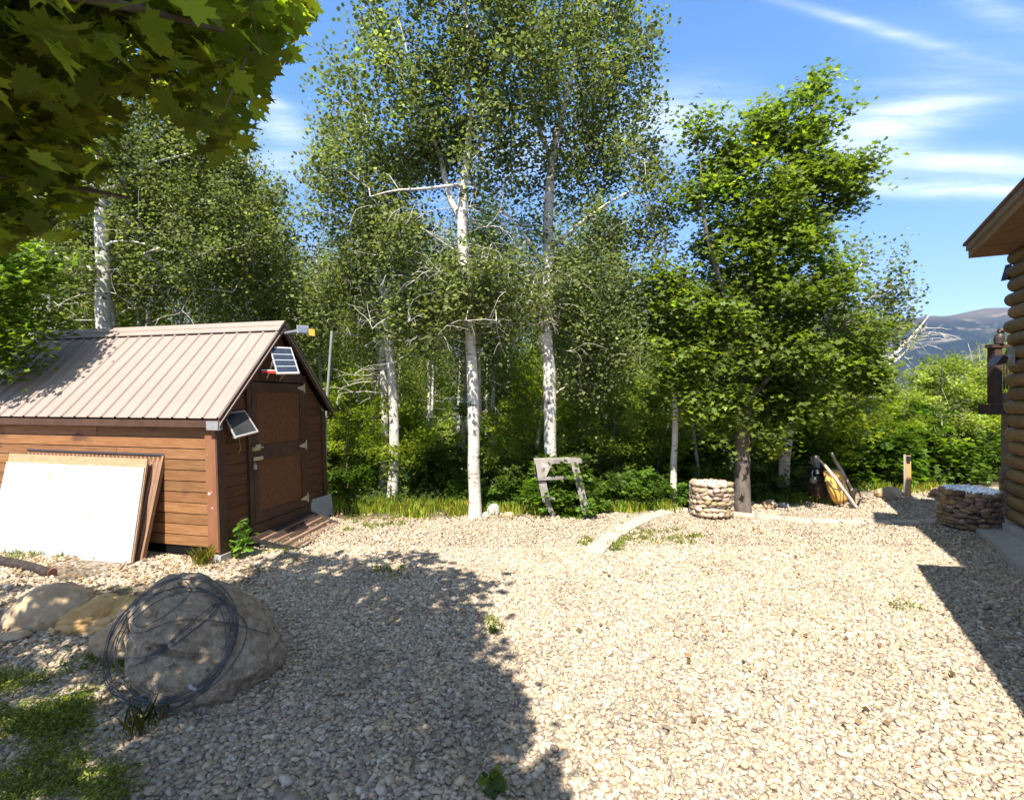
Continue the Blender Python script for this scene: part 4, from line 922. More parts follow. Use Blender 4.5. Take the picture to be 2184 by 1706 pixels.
    for zz in (.42, 1.27, DT - .12):       # strap hinges: a leaf on the jamb and a tapering strap on the door
        m = MB(); th = -.072
        m.hexa([SH(th, T1 - .035, zz - .075), SH(th, T1 - .005, zz - .075), SH(th - .008, T1 - .005, zz - .075), SH(th - .008, T1 - .035, zz - .075)],
               [SH(th, T1 - .035, zz + .075), SH(th, T1 - .005, zz + .075), SH(th - .008, T1 - .005, zz + .075), SH(th - .008, T1 - .035, zz + .075)])
        a = [SH(th, T1 - .04, zz - .045), SH(th, T1 - .04, zz + .045), SH(th, T1 - .22, zz + .01), SH(th, T1 - .22, zz - .01)]
        m.hexa(a, [p + SW * -.006 for p in a]); m.part('hinge', M_BRASS, d)
    lz = 1.33; m = MB(); m.box(SH(-.075, T0 + .10, lz), (.02, .16, .055), (SW, SG, (0, 0, 1))); m.box(SH(-.09, T0 + .12, lz + .03), (.02, .10, .05), (SW, SG, (0, 0, 1)))
    m.tube([SH(-.10, T0 + .02, lz + .01), SH(-.10, T0 + .22, lz + .01)], .010, 8); m.part('latch', M_BRASS, d)
    m = MB(); m.box(SH(-.08, T0 + .13, lz - .14), (.012, .20, .05), (SW, SG, (0, 0, 1))); m.box(SH(-.09, T0 + .20, lz - .14), (.008, .05, .02), (SW, SG, (0, 0, 1))); m.part('hasp', M_BRASS, d)
    p = MB(); c = SH(-.10, T0 + .03, lz - .25); p.box(c, (.025, .05, .055), (SW, SG, (0, 0, 1)))
    th = np.linspace(0, math.pi, 9); p.tube([c + SG * .018 * math.cos(a) + np.array([0, 0, .027 + .03 * math.sin(a)]) for a in th], .004, 6); p.part('padlock', M_ALU, d)
    # roof: ribbed sheets on both slopes
    er = 1.72; rz = 3.14; ov = .17; t_e = -.13; t_r = W / 2; Lr = 4.92
    def slope(name, ta, za, tb, zb):
        s0 = SH(-ov, ta, za); m = MB(); u = -ov; prof = []
        while u < Lr - .02:
            prof += [(u, 0), (u + .012, .022), (u + .030, .022), (u + .042, 0)] + ([(u + .12, 0.0), (u + .126, .004), (u + .136, 0)] if True else []); u += .229
        prof.append((Lr, 0)); nn = unit(np.cross(SH(0, tb, zb) - SH(0, ta, za), SW)); nn = nn if nn[2] > 0 else -nn
        rows = [[SH(u, ta + (tb - ta) * k, za + (zb - za) * k) + nn * h for u, h in prof] for k in np.linspace(0, 1, 7)]
        np_ = len(prof); vv = np.array(rows).reshape(-1, 3); vv2 = vv - nn * .006
        ff = [(j * np_ + i, j * np_ + i + 1, (j + 1) * np_ + i + 1, (j + 1) * np_ + i) for j in range(6) for i in range(np_ - 1)]
        N0 = len(vv); ff2 = [tuple(x + N0 for x in t[::-1]) for t in ff]
        rim = [(i, i + N0, i + 1 + N0, i + 1) for i in range(np_ - 1)]
        return part(name, np.concatenate([vv, vv2]), ff + ff2 + rim, M_ROOF, root)
    r1 = slope('roof_sheet', t_e, er + .055, t_r, rz); r2 = slope('roof_sheet', W - t_e, er + .13, t_r, rz)
    m = MB()
    for (tb, zb) in ((t_r - .17, rz - .165), (t_r + .17, rz - .155)):
        q = [SH(-ov - .015, t_r, rz + .045), SH(Lr + .01, t_r, rz + .045), SH(Lr + .01, tb, zb + .045), SH(-ov - .015, tb, zb + .045)]; m.slab(q, .006)
        q = [SH(-ov - .016, t_r + (tb - t_r) * .45, rz + (zb - rz) * .45 + .052), SH(Lr, t_r + (tb - t_r) * .45, rz + (zb - rz) * .45 + .052), SH(Lr, t_r + (tb - t_r) * .55, rz + (zb - rz) * .55 + .053), SH(-ov - .016, t_r + (tb - t_r) * .55, rz + (zb - rz) * .55 + .053)]; m.slab(q, .006)
    m.part('ridge_cap', M_ROOF, root)
    # fascias and barge boards
    m = MB(); m.hexa([SH(-ov, t_e + .01, er - .06), SH(Lr, t_e + .01, er - .06), SH(Lr, t_e + .035, er - .06), SH(-ov, t_e + .035, er - .06)], [SH(-ov, t_e + .01, er + .03), SH(Lr, t_e + .01, er + .03), SH(Lr, t_e + .035, er + .03), SH(-ov, t_e + .035, er + .03)]); m.part('fascia', M_TRIM, root)
    m = MB(); m.hexa([SH(-ov, t_e + .035, er - .05), SH(Lr, t_e + .035, er - .05), SH(Lr, .0, er + .07), SH(-ov, .0, er + .07)], [SH(-ov, t_e + .035, er - .035), SH(Lr, t_e + .035, er - .035), SH(Lr, .0, er + .085), SH(-ov, .0, er + .085)]); m.part('soffit', M_WOODD, root)
    def barge(ta, za, tb, zb, nm='barge_board'):
        a, b = SH(-ov + .002, ta, za), SH(-ov + .002, tb, zb); q = [a, b, b - np.array([0, 0, .135]), a - np.array([0, 0, .135])]
        o = MB().hexa([p for p in q], [p + SW * .022 for p in q]).part(nm, M_TRIM, root)
        q = [a + SW * -.004, b + SW * -.004, b + SW * -.004 - np.array([0, 0, .022]), a + SW * -.004 - np.array([0, 0, .022])]; q = [p - np.array([0, 0, .06]) for p in q]
        MB().hexa([p for p in q], [p - SW * .012 for p in q]).part('metal_trim', mat('trim_metal', (.30, .24, .20), .5, .4), o)
    barge(t_e, er + .05, t_r, rz + .0); barge(W - t_e, er + .12, t_r, rz + .0)
    MB().hexa([SH(-ov, t_e, er - .09), SH(.03, t_e, er - .09), SH(.03, t_e + .05, er - .09), SH(-ov, t_e + .05, er - .09)], [SH(-ov, t_e, er + .02), SH(.03, t_e, er + .02), SH(.03, t_e + .05, er + .02), SH(-ov, t_e + .05, er + .02)]).part('rafter_tail', M_GALV, root)
    m = MB()      # underside boarding of the front overhang
    for (ta, za, tb, zb) in ((t_e + .03, er + .02, t_r, rz - .05), (W - t_e - .03, er + .09, t_r, rz - .05)):
        m.slab([SH(-ov + .03, ta, za), SH(.0, ta, za), SH(.0, tb, zb), SH(-ov + .03, tb, zb)], .01)
    m.part('overhang_boarding', M_WOODD, root)
build_shed()

def panel(root, name, q, th, frame_w, mcell, lines, label=None):
    """a framed solar panel from its four corners (tl, tr, br, bl)"""
    q = [np.asarray(p, float) for p in q]; n = unit(np.cross(q[1] - q[0], q[3] - q[0]))
    if n[1] > 0: n = -n
    def at(a, b): return (q[0] * (1 - a) + q[1] * a) * (1 - b) + (q[3] * (1 - a) + q[2] * a) * b
    e = frame_w
    MB().slab([at(e, e), at(1 - e, e), at(1 - e, 1 - e), at(e, 1 - e)], th * .5).part('solar_cells', mcell, root)
    m = MB()
    for a0, a1, b0, b1 in ((0, 1, 0, e), (0, 1, 1 - e, 1), (0, e, e, 1 - e), (1 - e, 1, e, 1 - e)): m.slab([at(a0, b0), at(a1, b0), at(a1, b1), at(a0, b1)], th)
    m.part('frame', M_ALU, root)
    if lines:
        m = MB()
        for b in lines: m.slab([at(e, b - .008) + n * th * .3, at(1 - e, b - .008) + n * th * .3, at(1 - e, b + .008) + n * th * .3, at(e, b + .008) + n * th * .3], .003)
        m.part('busbars', mat('busbar', (.55, .6, .62), .4, .5), root)
    return n
def build_shed_fittings():
    M_CELL = mat('solar_cell', (.02, .028, .05), .12, .6, col2=(.03, .04, .07), vscale=60); M_CELL2 = mat('dusty_cell', (.022, .024, .028), .25, .5, col2=(.05, .05, .05), vscale=4)
    o = SH(-.05, 1.15, 2.45); root = thing('solar_panel', 'upper solar panel with four cell rows tilted out from the shed gable', 'solar panel', o)
    tl, tr, br, bl = P(574, 740, 7.45), P(621, 742, 7.62), P(639, 797, 7.34), P(590, 798, 7.16)
    panel(root, 'solar_panel', (tl, tr, br, bl), .02, .05, M_CELL, (.28, .5, .73))
    m = MB(); m.bar(SH(-.03, 1.0, 2.28), (bl + tl) / 2 + np.array([0, .02, 0]), .02, .02); m.bar(SH(-.03, 1.3, 2.28), (br + tr) / 2 + np.array([0, .02, 0]), .02, .02); m.part('bracket', M_GALV, root)
    m = MB(); m.tube([bl, bl + np.array([-.06, .1, .08]), bl + np.array([-.12, .12, .04]), bl + np.array([-.16, .1, .02])], .004, 5); m.part('cable', mat('yellow_cable', (.5, .4, .08), .5), root)
    c = SH(-.12, .78, 2.35); root = thing('red_light_bar', 'red and white bar lamp under the upper solar panel', 'lamp', c)
    a, b = P(558, 793, 7.25), P(594, 794, 7.3)
    MB().bar(a, b, .04, .035).part('red_body', mat('red_plastic', (.65, .03, .02), .4, .5), root); MB().bar(a + np.array([0, 0, .024]), b + np.array([0, 0, .024]), .045, .012).part('white_cap', mat('white_plastic', (.75, .75, .72), .4, .5), root)
    root = thing('solar_panel', 'lower tilted solar panel with dusty dark glass left of the shed door', 'solar panel', SH(-.05, .3, 1.7))
    tl, tr, br, bl = P(475, 883, 6.62), P(522, 876, 6.9), P(551, 921, 6.72), P(501, 934, 6.40)
    panel(root, 'solar_panel', (tl, tr, br, bl), .02, .045, M_CELL2, None)
    m = MB(); m.bar(SH(-.03, .25, 1.52), bl + np.array([.01, 0, 0]), .025, .012); m.tube([(bl * .8 + tl * .2) + np.array([.01, .02, 0]), SH(-.04, .3, 1.53)], .006, 6); m.part('bracket', M_ALU, root)
    m = MB(); b0 = SH(-.06, .36, 1.53); m.tube([b0, b0 + np.array([.0, 0, -.08]), b0 + np.array([.02, 0, -.16]), b0 + np.array([-.01, 0, -.24])], .003, 5); m.part('cable', mat('yellow_cable'), root)
    # small solar flood lights at the ridge
    root = thing('flood_light', 'small grey solar lamp at the tip of the shed ridge', 'lamp', SH(-.2, 1.28, 2.95))
    def tile(cx, cy, w, h, Y, th, m_, nm, par, sk=1.5): MB().slab([P(cx - w, cy - h, Y), P(cx + w, cy - h + sk, Y + .05), P(cx + w + 1, cy + h + sk, Y + .05), P(cx - w + 1, cy + h, Y)], th).part(nm, m_, par)
    tile(645, 702, 12.5, 8.5, 7.4, .03, M_GALV, 'housing', root); tile(644.8, 702, 10, 6.5, 7.378, .012, mat('lamp_cell', (.16, .19, .25), .3, .5), 'solar_cells', root)
    MB().bar(P(636, 705, 7.45), SH(-.15, 1.3, 3.0), .03, .03).part('bracket', M_GALV, root)
    root = thing('flood_light', 'small lamp with yellow face on a stalk right of the shed ridge', 'lamp', P(664, 716, 7.4))
    tile(664.5, 709, 7.6, 8.6, 7.42, .03, M_BLACK, 'housing', root); tile(664.3, 708.3, 6.2, 7.2, 7.40, .012, mat('yellow_led', (.75, .42, .05), .5, .4, var=.15, vscale=80), 'led_face', root)
    MB().tube([P(655, 712, 7.46), P(640, 711, 7.5), SH(-.15, 1.32, 2.98)], .009, 6).part('bracket', M_GALV, root)
    # pole at the far corner
    b = P(694, 1085, 9.35); b[2] = -.1; root = thing('metal_pole', 'thin leaning galvanised pole at the far front corner of the shed', 'pole', b)
    MB().tube([b, P(696, 870, 9.3)], .017, 10).part('lower_tube', M_GALV, root); MB().tube([P(696, 872, 9.3), P(708, 706, 9.25)], .024, 10).part('upper_tube', M_GALV, root)
    # ramp
    iL, iR, oR, oL = SH(-.09, .50, .15), SH(-.09, 1.98, .20), G(729, 1120), G(640, 1174); oR[2] = .03; oL[2] = .04
    root = thing('entry_ramp', 'sagging ramp of rusty wire mesh over wooden slats at the shed door', 'ramp', (iL + iR + oR + oL) / 4 * np.array([1, 1, 0]))
    def at(a, b): return (iL * (1 - a) + iR * a) * (1 - b) + (oL * (1 - a) + oR * a) * b
    m = MB(); dn = np.array([0, 0, .035])
    for a, b in (((0, 0), (0, 1)), ((1, 0), (1, 1)), ((0, 1), (1, 1)), ((0, 0), (1, 0))): m.bar(at(*a) - dn, at(*b) - dn, .03, .05)
    m.part('frame', mat('dark_iron', (.03, .03, .032), .6, .4, metal=.3), root)
    for b in (.16, .40, .62, .84): MB().bar(at(.02, b) - np.array([0, 0, .03]), at(.98, b) - np.array([0, 0, .03]), .04, .03).part('slat', mat('old_slat', (.26, .15, .09), .85, .2, col2=(.42, .29, .20), vscale=6), root)
    V = []; 
    for k in range(-30, 64):
        for sgn in (1, -1):
            a0, a1 = k / 33, k / 33 + sgn * .5
            p0, p1 = (a0, 0.0), (a1, 1.0)
            def clip(p0, p1):
                t0, t1 = 0, 1; d = p1[0] - p0[0]
                for lim, s in ((0, 1), (1, -1)):
                    v0 = s * (p0[0] - lim); v1 = s * (p1[0] - lim)
                    if v0 < 0 and v1 < 0: return None
                    if v0 < 0: t0 = max(t0, v0 / (v0 - v1))
                    if v1 < 0: t1 = min(t1, v0 / (v0 - v1))
                return (t0, t1) if t1 - t0 > .02 else None
            c = clip(p0, p1)
            if c is None: continue
            q = [(p0[0] + (p1[0] - p0[0]) * t, p0[1] + (p1[1] - p0[1]) * t) for t in np.linspace(c[0], c[1], 4)]
            V.append((np.array([at(*x) + np.array([0, 0, .004 - .02 * math.sin(math.pi * x[1]) * math.sin(math.pi * x[0])]) for x in q]), np.full(4, .0016), 3))
    v, f = tubes_np(V); part('wire_mesh', v, f, mat('rusty_mesh', (.14, .085, .06), .8, .3, metal=.2, col2=(.24, .16, .12), vscale=10), root)
    # sheet metal leaning by the far corner
    root = thing('metal_sheet', 'bent grey sheet of metal leaning at the far corner of the shed', 'metal sheet', G(700, 1100))
    q = [P(654, 1068, 8.5), P(706, 1053, 8.95), P(709, 1075, 8.92), P(712, 1100, 8.85), P(656, 1104, 8.45)]
    q[3][2] = 0.0; q[4][2] = 0.02; m = MB(); n = np.array([.0, .006, 0]); m.add([p for p in q] + [p + n for p in q], [(0, 1, 2, 3, 4), (9, 8, 7, 6, 5)] + [(i, i + 5, (i + 1) % 5 + 5, (i + 1) % 5) for i in range(5)]); m.part('sheet', M_GALV, root)
build_shed_fittings()

# ---- sheets leaning on the shed
def build_sheets():
    M_OSB = mat('strand_board', (.28, .17, .085), .8, .2, col2=(.44, .31, .18), vscale=22, stretch=(1, 1, 3), dark=(30, .6, (.30, .18, .09), (1, 1, 2)))
    M_WHITE = mat('white_board', (.40, .40, .385), .75, .2, col2=(.34, .335, .315), vscale=2.4, dark=(2.6, .63, (.33, .29, .22), (1, 1, 1)))
    top = P(316, 979, 6.60); bot = np.array([-4.60, 6.26, 0.01]); Ln = 2.40
    root = thing('wall_panel', 'large white faced board with raw top strip leaning against the shed', 'board', bot)
    e = (top - bot); nrm = unit(np.cross(SW, e)); nrm = nrm if nrm[1] < 0 else -nrm; hgt = np.linalg.norm(e)
    dz = np.array([0, 0, .012])
    def at(a, b): return bot + SW * a + e * b
    MB().slab([at(0, 0) , at(Ln, 0), at(Ln, 1) + dz, at(0, 1)], .022).part('strand_board', M_OSB, root)
    MB().slab([at(.01, .0) + nrm * .02, at(Ln, 0) + nrm * .02, at(Ln, .915) + nrm * .02 , at(0.012, .912) + nrm * .02], .016).part('white_face', M_WHITE, root)
    m = MB()
    for a, b in ((.02, .98), (.9, .95), (1.7, .97)): m.box(at(a, b) + nrm * .016, (.012, .012, .006), (SW, unit(e), nrm))
    m.part('staples', M_GALV, root)
    # corrugated metal panel behind
    top = P(347, 969, 6.64); bot = np.array([-4.585, 6.36, 0.01]); e = top - bot; nrm = unit(np.cross(SW, e)); nrm = nrm if nrm[1] < 0 else -nrm
    root = thing('corrugated_panel', 'brown corrugated metal panel leaning behind the white board', 'panel', bot); Ln = 2.35
    us = np.linspace(0, Ln, 200); prof = np.clip(np.sin(us / .068 * 2 * math.pi) * 1.8, -1, 1) * .009
    def at2(a, b, h): return bot + SW * a + e * b + nrm * (h - .02)
    v = [at2(u, b, p) for b in (0, .985) for u, p in zip(us, prof)]; n = len(us)
    v2 = [p - nrm * .003 for p in np.array(v)]
    f = [(i, i + 1, n + i + 1, n + i) for i in range(n - 1)]; f += [tuple(x + 2 * n for x in t[::-1]) for t in f[:]]; f += [(n + i, n + i + 1, 3 * n + i + 1, 3 * n + i) for i in range(n - 1)]
    part('metal_skin', np.array(list(v) + v2), f, mat('brown_sheet', (.24, .14, .085), .5, .4, col2=(.30, .18, .11), vscale=4), root)
    m = MB(); m.bar(at2(-.01, 0, 0), at2(-.01, 1, 0), .03, .05, up=nrm); m.part('edge_strip', mat('strip_brown', (.30, .17, .10), .7, .3, col2=(.20, .12, .07), vscale=5), root)
    m = MB(); m.bar(at2(-.02, 1.0, 0), at2(Ln, 1.0 + .01, 0), .06, .022, up=(0, 0, 1)); m.part('top_strip', mat('top_strip', (.05, .05, .055), .6, .4), root)
    # fallen pole at the left edge
    a, b = G(112, 1221, .05), G(-60, 1180, .05); root = thing('fallen_log', 'dark thin log lying at the left edge in front of the white board', 'log', (a + b) / 2 * np.array([1, 1, 0]))
    t = np.linspace(0, 1, 14)[:, None]; pts = a * (1 - t) + b * t + rnd(8).normal(0, .006, (14, 3)); v, f = tube_np(pts, np.full(14, .052) + rnd(9).normal(0, .003, 14), 12)
    part('trunk', v, [tuple(x) for x in f] + [tuple(range(11, -1, -1))], mat('dark_bark', (.028, .023, .02), .9, .1, col2=(.06, .05, .042), vscale=14, bump=.7, bscale=30), root, True)
    d = unit(a - b); MB().lathe([(0, .006), (.046, .006), (.048, -.01)], a, d, 14).part('cut_end', mat('cut_wood', (.12, .06, .035), .9, .1, col2=(.2, .10, .06), vscale=30), root)
build_sheets()

# ------------------------------------------------------------------ rocks
def rock_mesh(c, r, seed, rough=.16, sub=5, squash=None, shape=None):
    v, f = ico(sub); out = []
    for p in v:
        q = Vector(p) * 1.1 + Vector((seed * 3.1, seed * 1.7, 0))
        d = 1 + rough * mnoise.fractal(q, .9, 2.1, 5) + rough * .55 * (abs(mnoise.noise(q * 1.8)) - .25) - .5 * rough * max(0, mnoise.noise(q * .9 + Vector((9, 3, 1))))
        out.append(np.array(p) * d)
    V = np.array(out)
    if shape is not None: V = shape(V)
    V = V * np.array(r) + np.array(c); return V, [tuple(t) for t in f]
M_ROCK = mat('sandstone', (.20, .150, .098), .92, .15, col2=(.46, .37, .26), vscale=16, bump=1.0, bscale=60, dark=(7, .62, (.13, .10, .07), (1, 1, 1.6)))
M_ROCK2 = mat('pale_sandstone', (.38, .27, .155), .9, .2, col2=(.48, .37, .24), vscale=3, bump=.7, bscale=14, dark=(6, .66, (.22, .17, .11), (1, 1, 1)))
M_ROCKY = mat('yellow_sandstone', (.46, .26, .085), .9, .2, col2=(.56, .38, .18), vscale=4, bump=.7, bscale=12, dark=(4, .62, (.36, .22, .10), (1, 1, 3)))
M_ROCKG = mat('grey_rock', (.36, .34, .31), .9, .2, col2=(.54, .50, .45), vscale=6, bump=.6, bscale=20)
def solo(name, V, f, m, label, cat, group=None):
    b = V.mean(0); b[2] = 0; return obj(name, make_mesh(name, V - b, f, m, True), None, label, cat, group, None, b)
BIG = {}
def build_rocks():
    def big(V):       # a crest up and left, a long shoulder falling to the right, an undercut ledge across the face
        V = V.copy(); x, y, z = V[:, 0], V[:, 1], V[:, 2]
        up = np.maximum(0, z); V[:, 0] = x - .30 * up ** 1.2
        V[:, 2] = z * (1 - .16 * np.clip(x, -1, 1))
        ledge = np.exp(-((z - (.42 - .25 * x)) / .055) ** 2) * (y < .2) * sstep(-.55, -.1, x) * sstep(.75, .3, x)
        V[:, 1] += .16 * ledge; V[:, 2] -= .04 * ledge
        V[:, 1] -= .10 * np.exp(-((z - .15 + .2 * x) / .2) ** 2) * (y < 0)
        return V
    V, f = rock_mesh((-2.24, 3.80, .13), (.495, .48, .465), 2, .20, 6, shape=big)
    root = solo('boulder', V, f, M_ROCK, 'largest brown boulder with a coil of wire lying on it', 'boulder'); BIG['bvh'] = BVHTree.FromPolygons([tuple(p) for p in V], f)
    V, f = rock_mesh((-4.16, 4.68, .07), (.35, .3, .25), 5, .12, 5); solo('boulder', V, f, M_ROCK2, 'rounded pale boulder leftmost of the row by the weeds', 'boulder')
    def slant(V): V = V.copy(); V[:, 2] += .35 * V[:, 0]; return V
    V, f = rock_mesh((-3.60, 4.52, .06), (.37, .2, .20), 7, .30, 5, shape=slant); solo('boulder', V, f, M_ROCKY, 'long yellow sandstone rock second from the left', 'boulder')
    V, f = rock_mesh((-3.02, 4.12, .07), (.28, .22, .24), 11, .32, 5); solo('boulder', V, f, M_ROCK2, 'cream ledged rock wedged between the yellow rock and the largest boulder', 'boulder')
    def small(px, py, w, h, seed, m, lab, depth=.8):
        q = G(px, py); z = float(height(q[0], q[1])); s = q[1] / F; V, f = rock_mesh((q[0], q[1] + w * s * .3, z + h * s * .38), (w * s / 2, w * s / 2 * depth, h * s * .62), seed, .14, 4); solo('rock', V, f, m, lab, 'rock')
    small(1052, 1103, 28, 26, 21, M_ROCKG, 'speckled grey round rock right of the central aspen trunk'); small(1037, 1105, 20, 12, 22, M_ROCKG, 'small pale rock touching the foot of the central aspen'); small(1086, 1104, 24, 9, 23, M_ROCK2, 'flat brown rock half hidden in grass right of the grey round rock')
    small(1646, 1085, 34, 18, 24, M_ROCK2, 'pale rounded rock right of the dark maple trunk'); small(1620, 1087, 20, 12, 25, M_ROCK2, 'small cream rock against the larger rock by the maple'); small(1673, 1082, 28, 9, 26, M_ROCKG, 'flat brownish rock at the foot of the white aspen by the wheelbarrow')
    small(1906, 1066, 56, 26, 27, M_ROCK2, 'smooth tan boulder half in shade left of the wooden post', .7)
    small(2020, 1062, 50, 20, 28, M_ROCK, 'shaded brown boulder between the wooden post and the dark stone column', .7)
    small(430, 1232, 22, 8, 29, M_ROCK2, 'small flat pale stone lying before the shed corner'); small(15, 1375, 60, 14, 30, M_ROCK2, 'flat tan stone low at the left edge below the boulders')
build_rocks()
def build_coil():
    g = rnd(400); bvh = BIG['bvh']; C = P(366, 1366, 3.42); ax = unit([1, .10, .18]); ay = unit(np.cross(np.cross(ax, (0, .45, 1)), ax)) ; ay = ay if ay[2] > 0 else -ay
    root = thing('wire_coil', 'loose coil of grey wire draped over the largest boulder', 'wire coil', C * np.array([1, 1, 0]))
    def drape_all(ps, lift):
        """lay a line of points on the boulder as seen from above its front, bridging where it hangs free"""
        o = Vector((0, 0, HC)); ps = np.array(ps, float); D = np.zeros(len(ps)); ok = np.zeros(len(ps), bool)
        for i, p in enumerate(ps):
            d = Vector(p) - o; L = d.length; hit = bvh.ray_cast(o, d.normalized(), L + 1.0)
            if hit[0] is not None: D[i] = (hit[3] - lift) / L; ok[i] = True
        n = len(ps); idx = np.arange(n); k = idx[ok]
        if len(k): D = np.interp(idx, np.r_[k[-1] - n, k, k[0] + n], np.r_[D[k[-1]], D[k], D[k[0]]])
        else: D[:] = 1
        for _ in range(6):
            E = (np.roll(D, 1) + 2 * D + np.roll(D, -1)) / 4; D = np.where(ok, np.minimum(D, E), E)
        q = np.array(o) + (ps - np.array(o)) * D[:, None]; low = q[:, 2] < .03
        f = np.where(low, (HC - .03) / (HC - q[:, 2]), 1.0); return np.array(o) + (q - np.array(o)) * f[:, None]
    def drape(p): return drape_all([p], .014)[0]
    m = MB()
    for k in range(7):
        rx, ry = .405 + g.normal(0, .024), .385 + g.normal(0, .024); c = C + g.normal(0, .022, 3); a0 = g.uniform(0, .3); n = 90; pts = []
        for i in range(n):
            t = 2 * math.pi * i / n; wv = 1 + .02 * math.sin(3 * t + k) + .012 * math.sin(5 * t + 2 * k)
            p = c + ax * rx * wv * math.cos(t + a0) + ay * ry * wv * math.sin(t + a0) ; pts.append(p)
        pts = drape_all(pts, .010 + .004 * (k % 4))
        for _ in range(3): pts = (np.roll(pts, 1, 0) + pts * 2 + np.roll(pts, -1, 0)) / 4
        m.tube(pts, .0033, 6, closed=True)
    v = m.verts(); part('loops', v, m.f, mat('wire', (.075, .08, .09), .45, .5, metal=.5, col2=(.14, .145, .15), vscale=12), root, True)
    m = MB()
    strands = [[(305, 1402), (350, 1380), (400, 1330), (455, 1290), (480, 1262)], [(300, 1415), (345, 1395), (410, 1345), (462, 1300), (486, 1272)], [(255, 1345), (300, 1352), (345, 1330), (400, 1318), (470, 1325), (520, 1335), (570, 1352)],
               [(252, 1400), (300, 1405), (350, 1385), (395, 1340), (440, 1310), (470, 1285)], [(285, 1330), (300, 1340), (350, 1315), (405, 1270), (408, 1250), (395, 1240)], [(250, 1440), (330, 1395), (380, 1370), (430, 1330), (470, 1300)],
               [(350, 1512), (400, 1500), (440, 1470), (480, 1420), (490, 1370), (492, 1330)], [(420, 1518), (470, 1530), (540, 1518), (580, 1490), (588, 1460)], [(240, 1480), (300, 1510), (380, 1520)], [(500, 1300), (530, 1330), (520, 1380), (480, 1440), (430, 1480)]]
    for s in strands:
        P0 = np.array(s, float); t = np.linspace(0, len(s) - 1, 40); i = np.minimum(t.astype(int), len(s) - 2); fr = (t - i)[:, None]
        q = P0[i] * (1 - fr) + P0[i + 1] * fr
        for _ in range(8): q[1:-1] = (q[:-2] + 2 * q[1:-1] + q[2:]) / 4
        pts = drape_all([P(a, b, 3.5) for a, b in q], .008)
        for _ in range(2): pts[1:-1] = (pts[:-2] + 2 * pts[1:-1] + pts[2:]) / 4
        m.tube(pts, .0035, 6)
    part('loose_strands', m.verts(), m.f, mat('wire'), root, True)
    c = drape(P(415, 1462, 3.35)); m = MB(); m.tube([c + np.array([-.02, -.02, .015]), c + np.array([0, -.03, 0]), c + np.array([.02, -.02, -.012])], .012, 8); m.part('tie', M_GALV, root)
build_coil()

# ---- stone columns
def stone_column(name, label, cx, cy, rad, h, seed, m_st, capm):
    g = rnd(seed); base = np.array([cx, cy, float(height(cx, cy))]); root = thing(name, label, 'stone column', base); V0, F0 = ico(1)
    V, Fc, C, n = [], [], [], 0; z = .03; row = 0
    def stone(c, ax, sz, col):
        nonlocal n
        q = V0 * g.uniform(.80, 1.16, (len(V0), 1)); q = np.sign(q) * np.abs(q) ** g.uniform(.75, 1.05) * sz; V.append(c + q @ np.array(ax)); Fc.append(F0 + n); C.append(np.tile(col, (len(V0), 1))); n += len(V0)
    while z < h - .02:
        rh = g.uniform(.045, .085); a = g.uniform(0, 6.28); a_end = a + 2 * math.pi
        while a < a_end:
            wdt = g.uniform(.08, .20); da = wdt / rad; am = a + da / 2; zz = z + rh / 2 + g.normal(0, .012); rr = rad - .045 + g.normal(0, .008)
            rad_v = np.array([math.cos(am), math.sin(am), 0]); tan = np.array([-math.sin(am), math.cos(am), 0]); tilt = g.normal(0, .16); t2 = tan * math.cos(tilt) + np.array([0, 0, 1]) * math.sin(tilt); u2 = np.cross(rad_v, t2)
            stone(base + rad_v * rr + np.array([0, 0, zz]), (t2, rad_v, u2), np.array([wdt * .54, .06, rh * .60 * g.uniform(.8, 1.2)]), g.uniform(.42, 1.3) * np.array([1, g.uniform(.86, 1.02), g.uniform(.68, 1.05)]))
            a += da
        z += rh
    part('stone_fill', np.concatenate(V), np.concatenate(Fc), m_st, root, True, np.concatenate(C))
    MB().lathe([(0, 0.0), (rad - .06, 0.0), (rad - .06, h - .02), (0, h - .01)], base, (0, 0, 1), 20).part('core', mat('core_dirt', (.05, .04, .03), .95), root)
    V, Fc, C, n = [], [], [], 0
    for k in range(420):
        rr = (rad - .02) * math.sqrt(g.uniform()); a = g.uniform(0, 6.28); s = g.uniform(.012, .03)
        stone(base + np.array([rr * math.cos(a), rr * math.sin(a), h - .01 + g.uniform(0, .03) - .02 * (rr / rad)]), (unit(g.normal(0, 1, 3)), (0, 1, 0), (0, 0, 1)), np.array([s, s * .8, s * .6]), g.uniform(.8, 1.3) * np.ones(3))
    part('gravel_top', np.concatenate(V), np.concatenate(Fc), capm, root, True, np.concatenate(C))
    W = []; k = 22
    for i in range(k):
        for sg in (1, -1):
            th = np.linspace(0, 1, 8); a = 2 * math.pi * i / k + sg * th * 1.1; r2 = rad + .012; W.append((np.stack([base[0] + r2 * np.cos(a), base[1] + r2 * np.sin(a), base[2] + .02 + th * (h - .02)], 1), np.full(8, .0016), 3))
    v, f = tubes_np(W); part('wire_cage', v, f, M_GALV, root)
M_RIV = mat('column_stone', (.36, .27, .17), .85, .25, col2=(.54, .45, .33), vscale=9, bump=.5, bscale=30, attr=True)
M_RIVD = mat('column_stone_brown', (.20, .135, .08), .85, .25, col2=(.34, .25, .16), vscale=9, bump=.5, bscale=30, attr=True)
M_TOPG = mat('column_gravel', (.50, .46, .40), .9, .2, attr=True, col2=(.62, .58, .52), vscale=9)
stone_column('stone_column', 'short round column of stacked tan stones standing in full sun by the kerb', 3.42, 8.86, .345, .57, 501, M_RIV, M_TOPG)
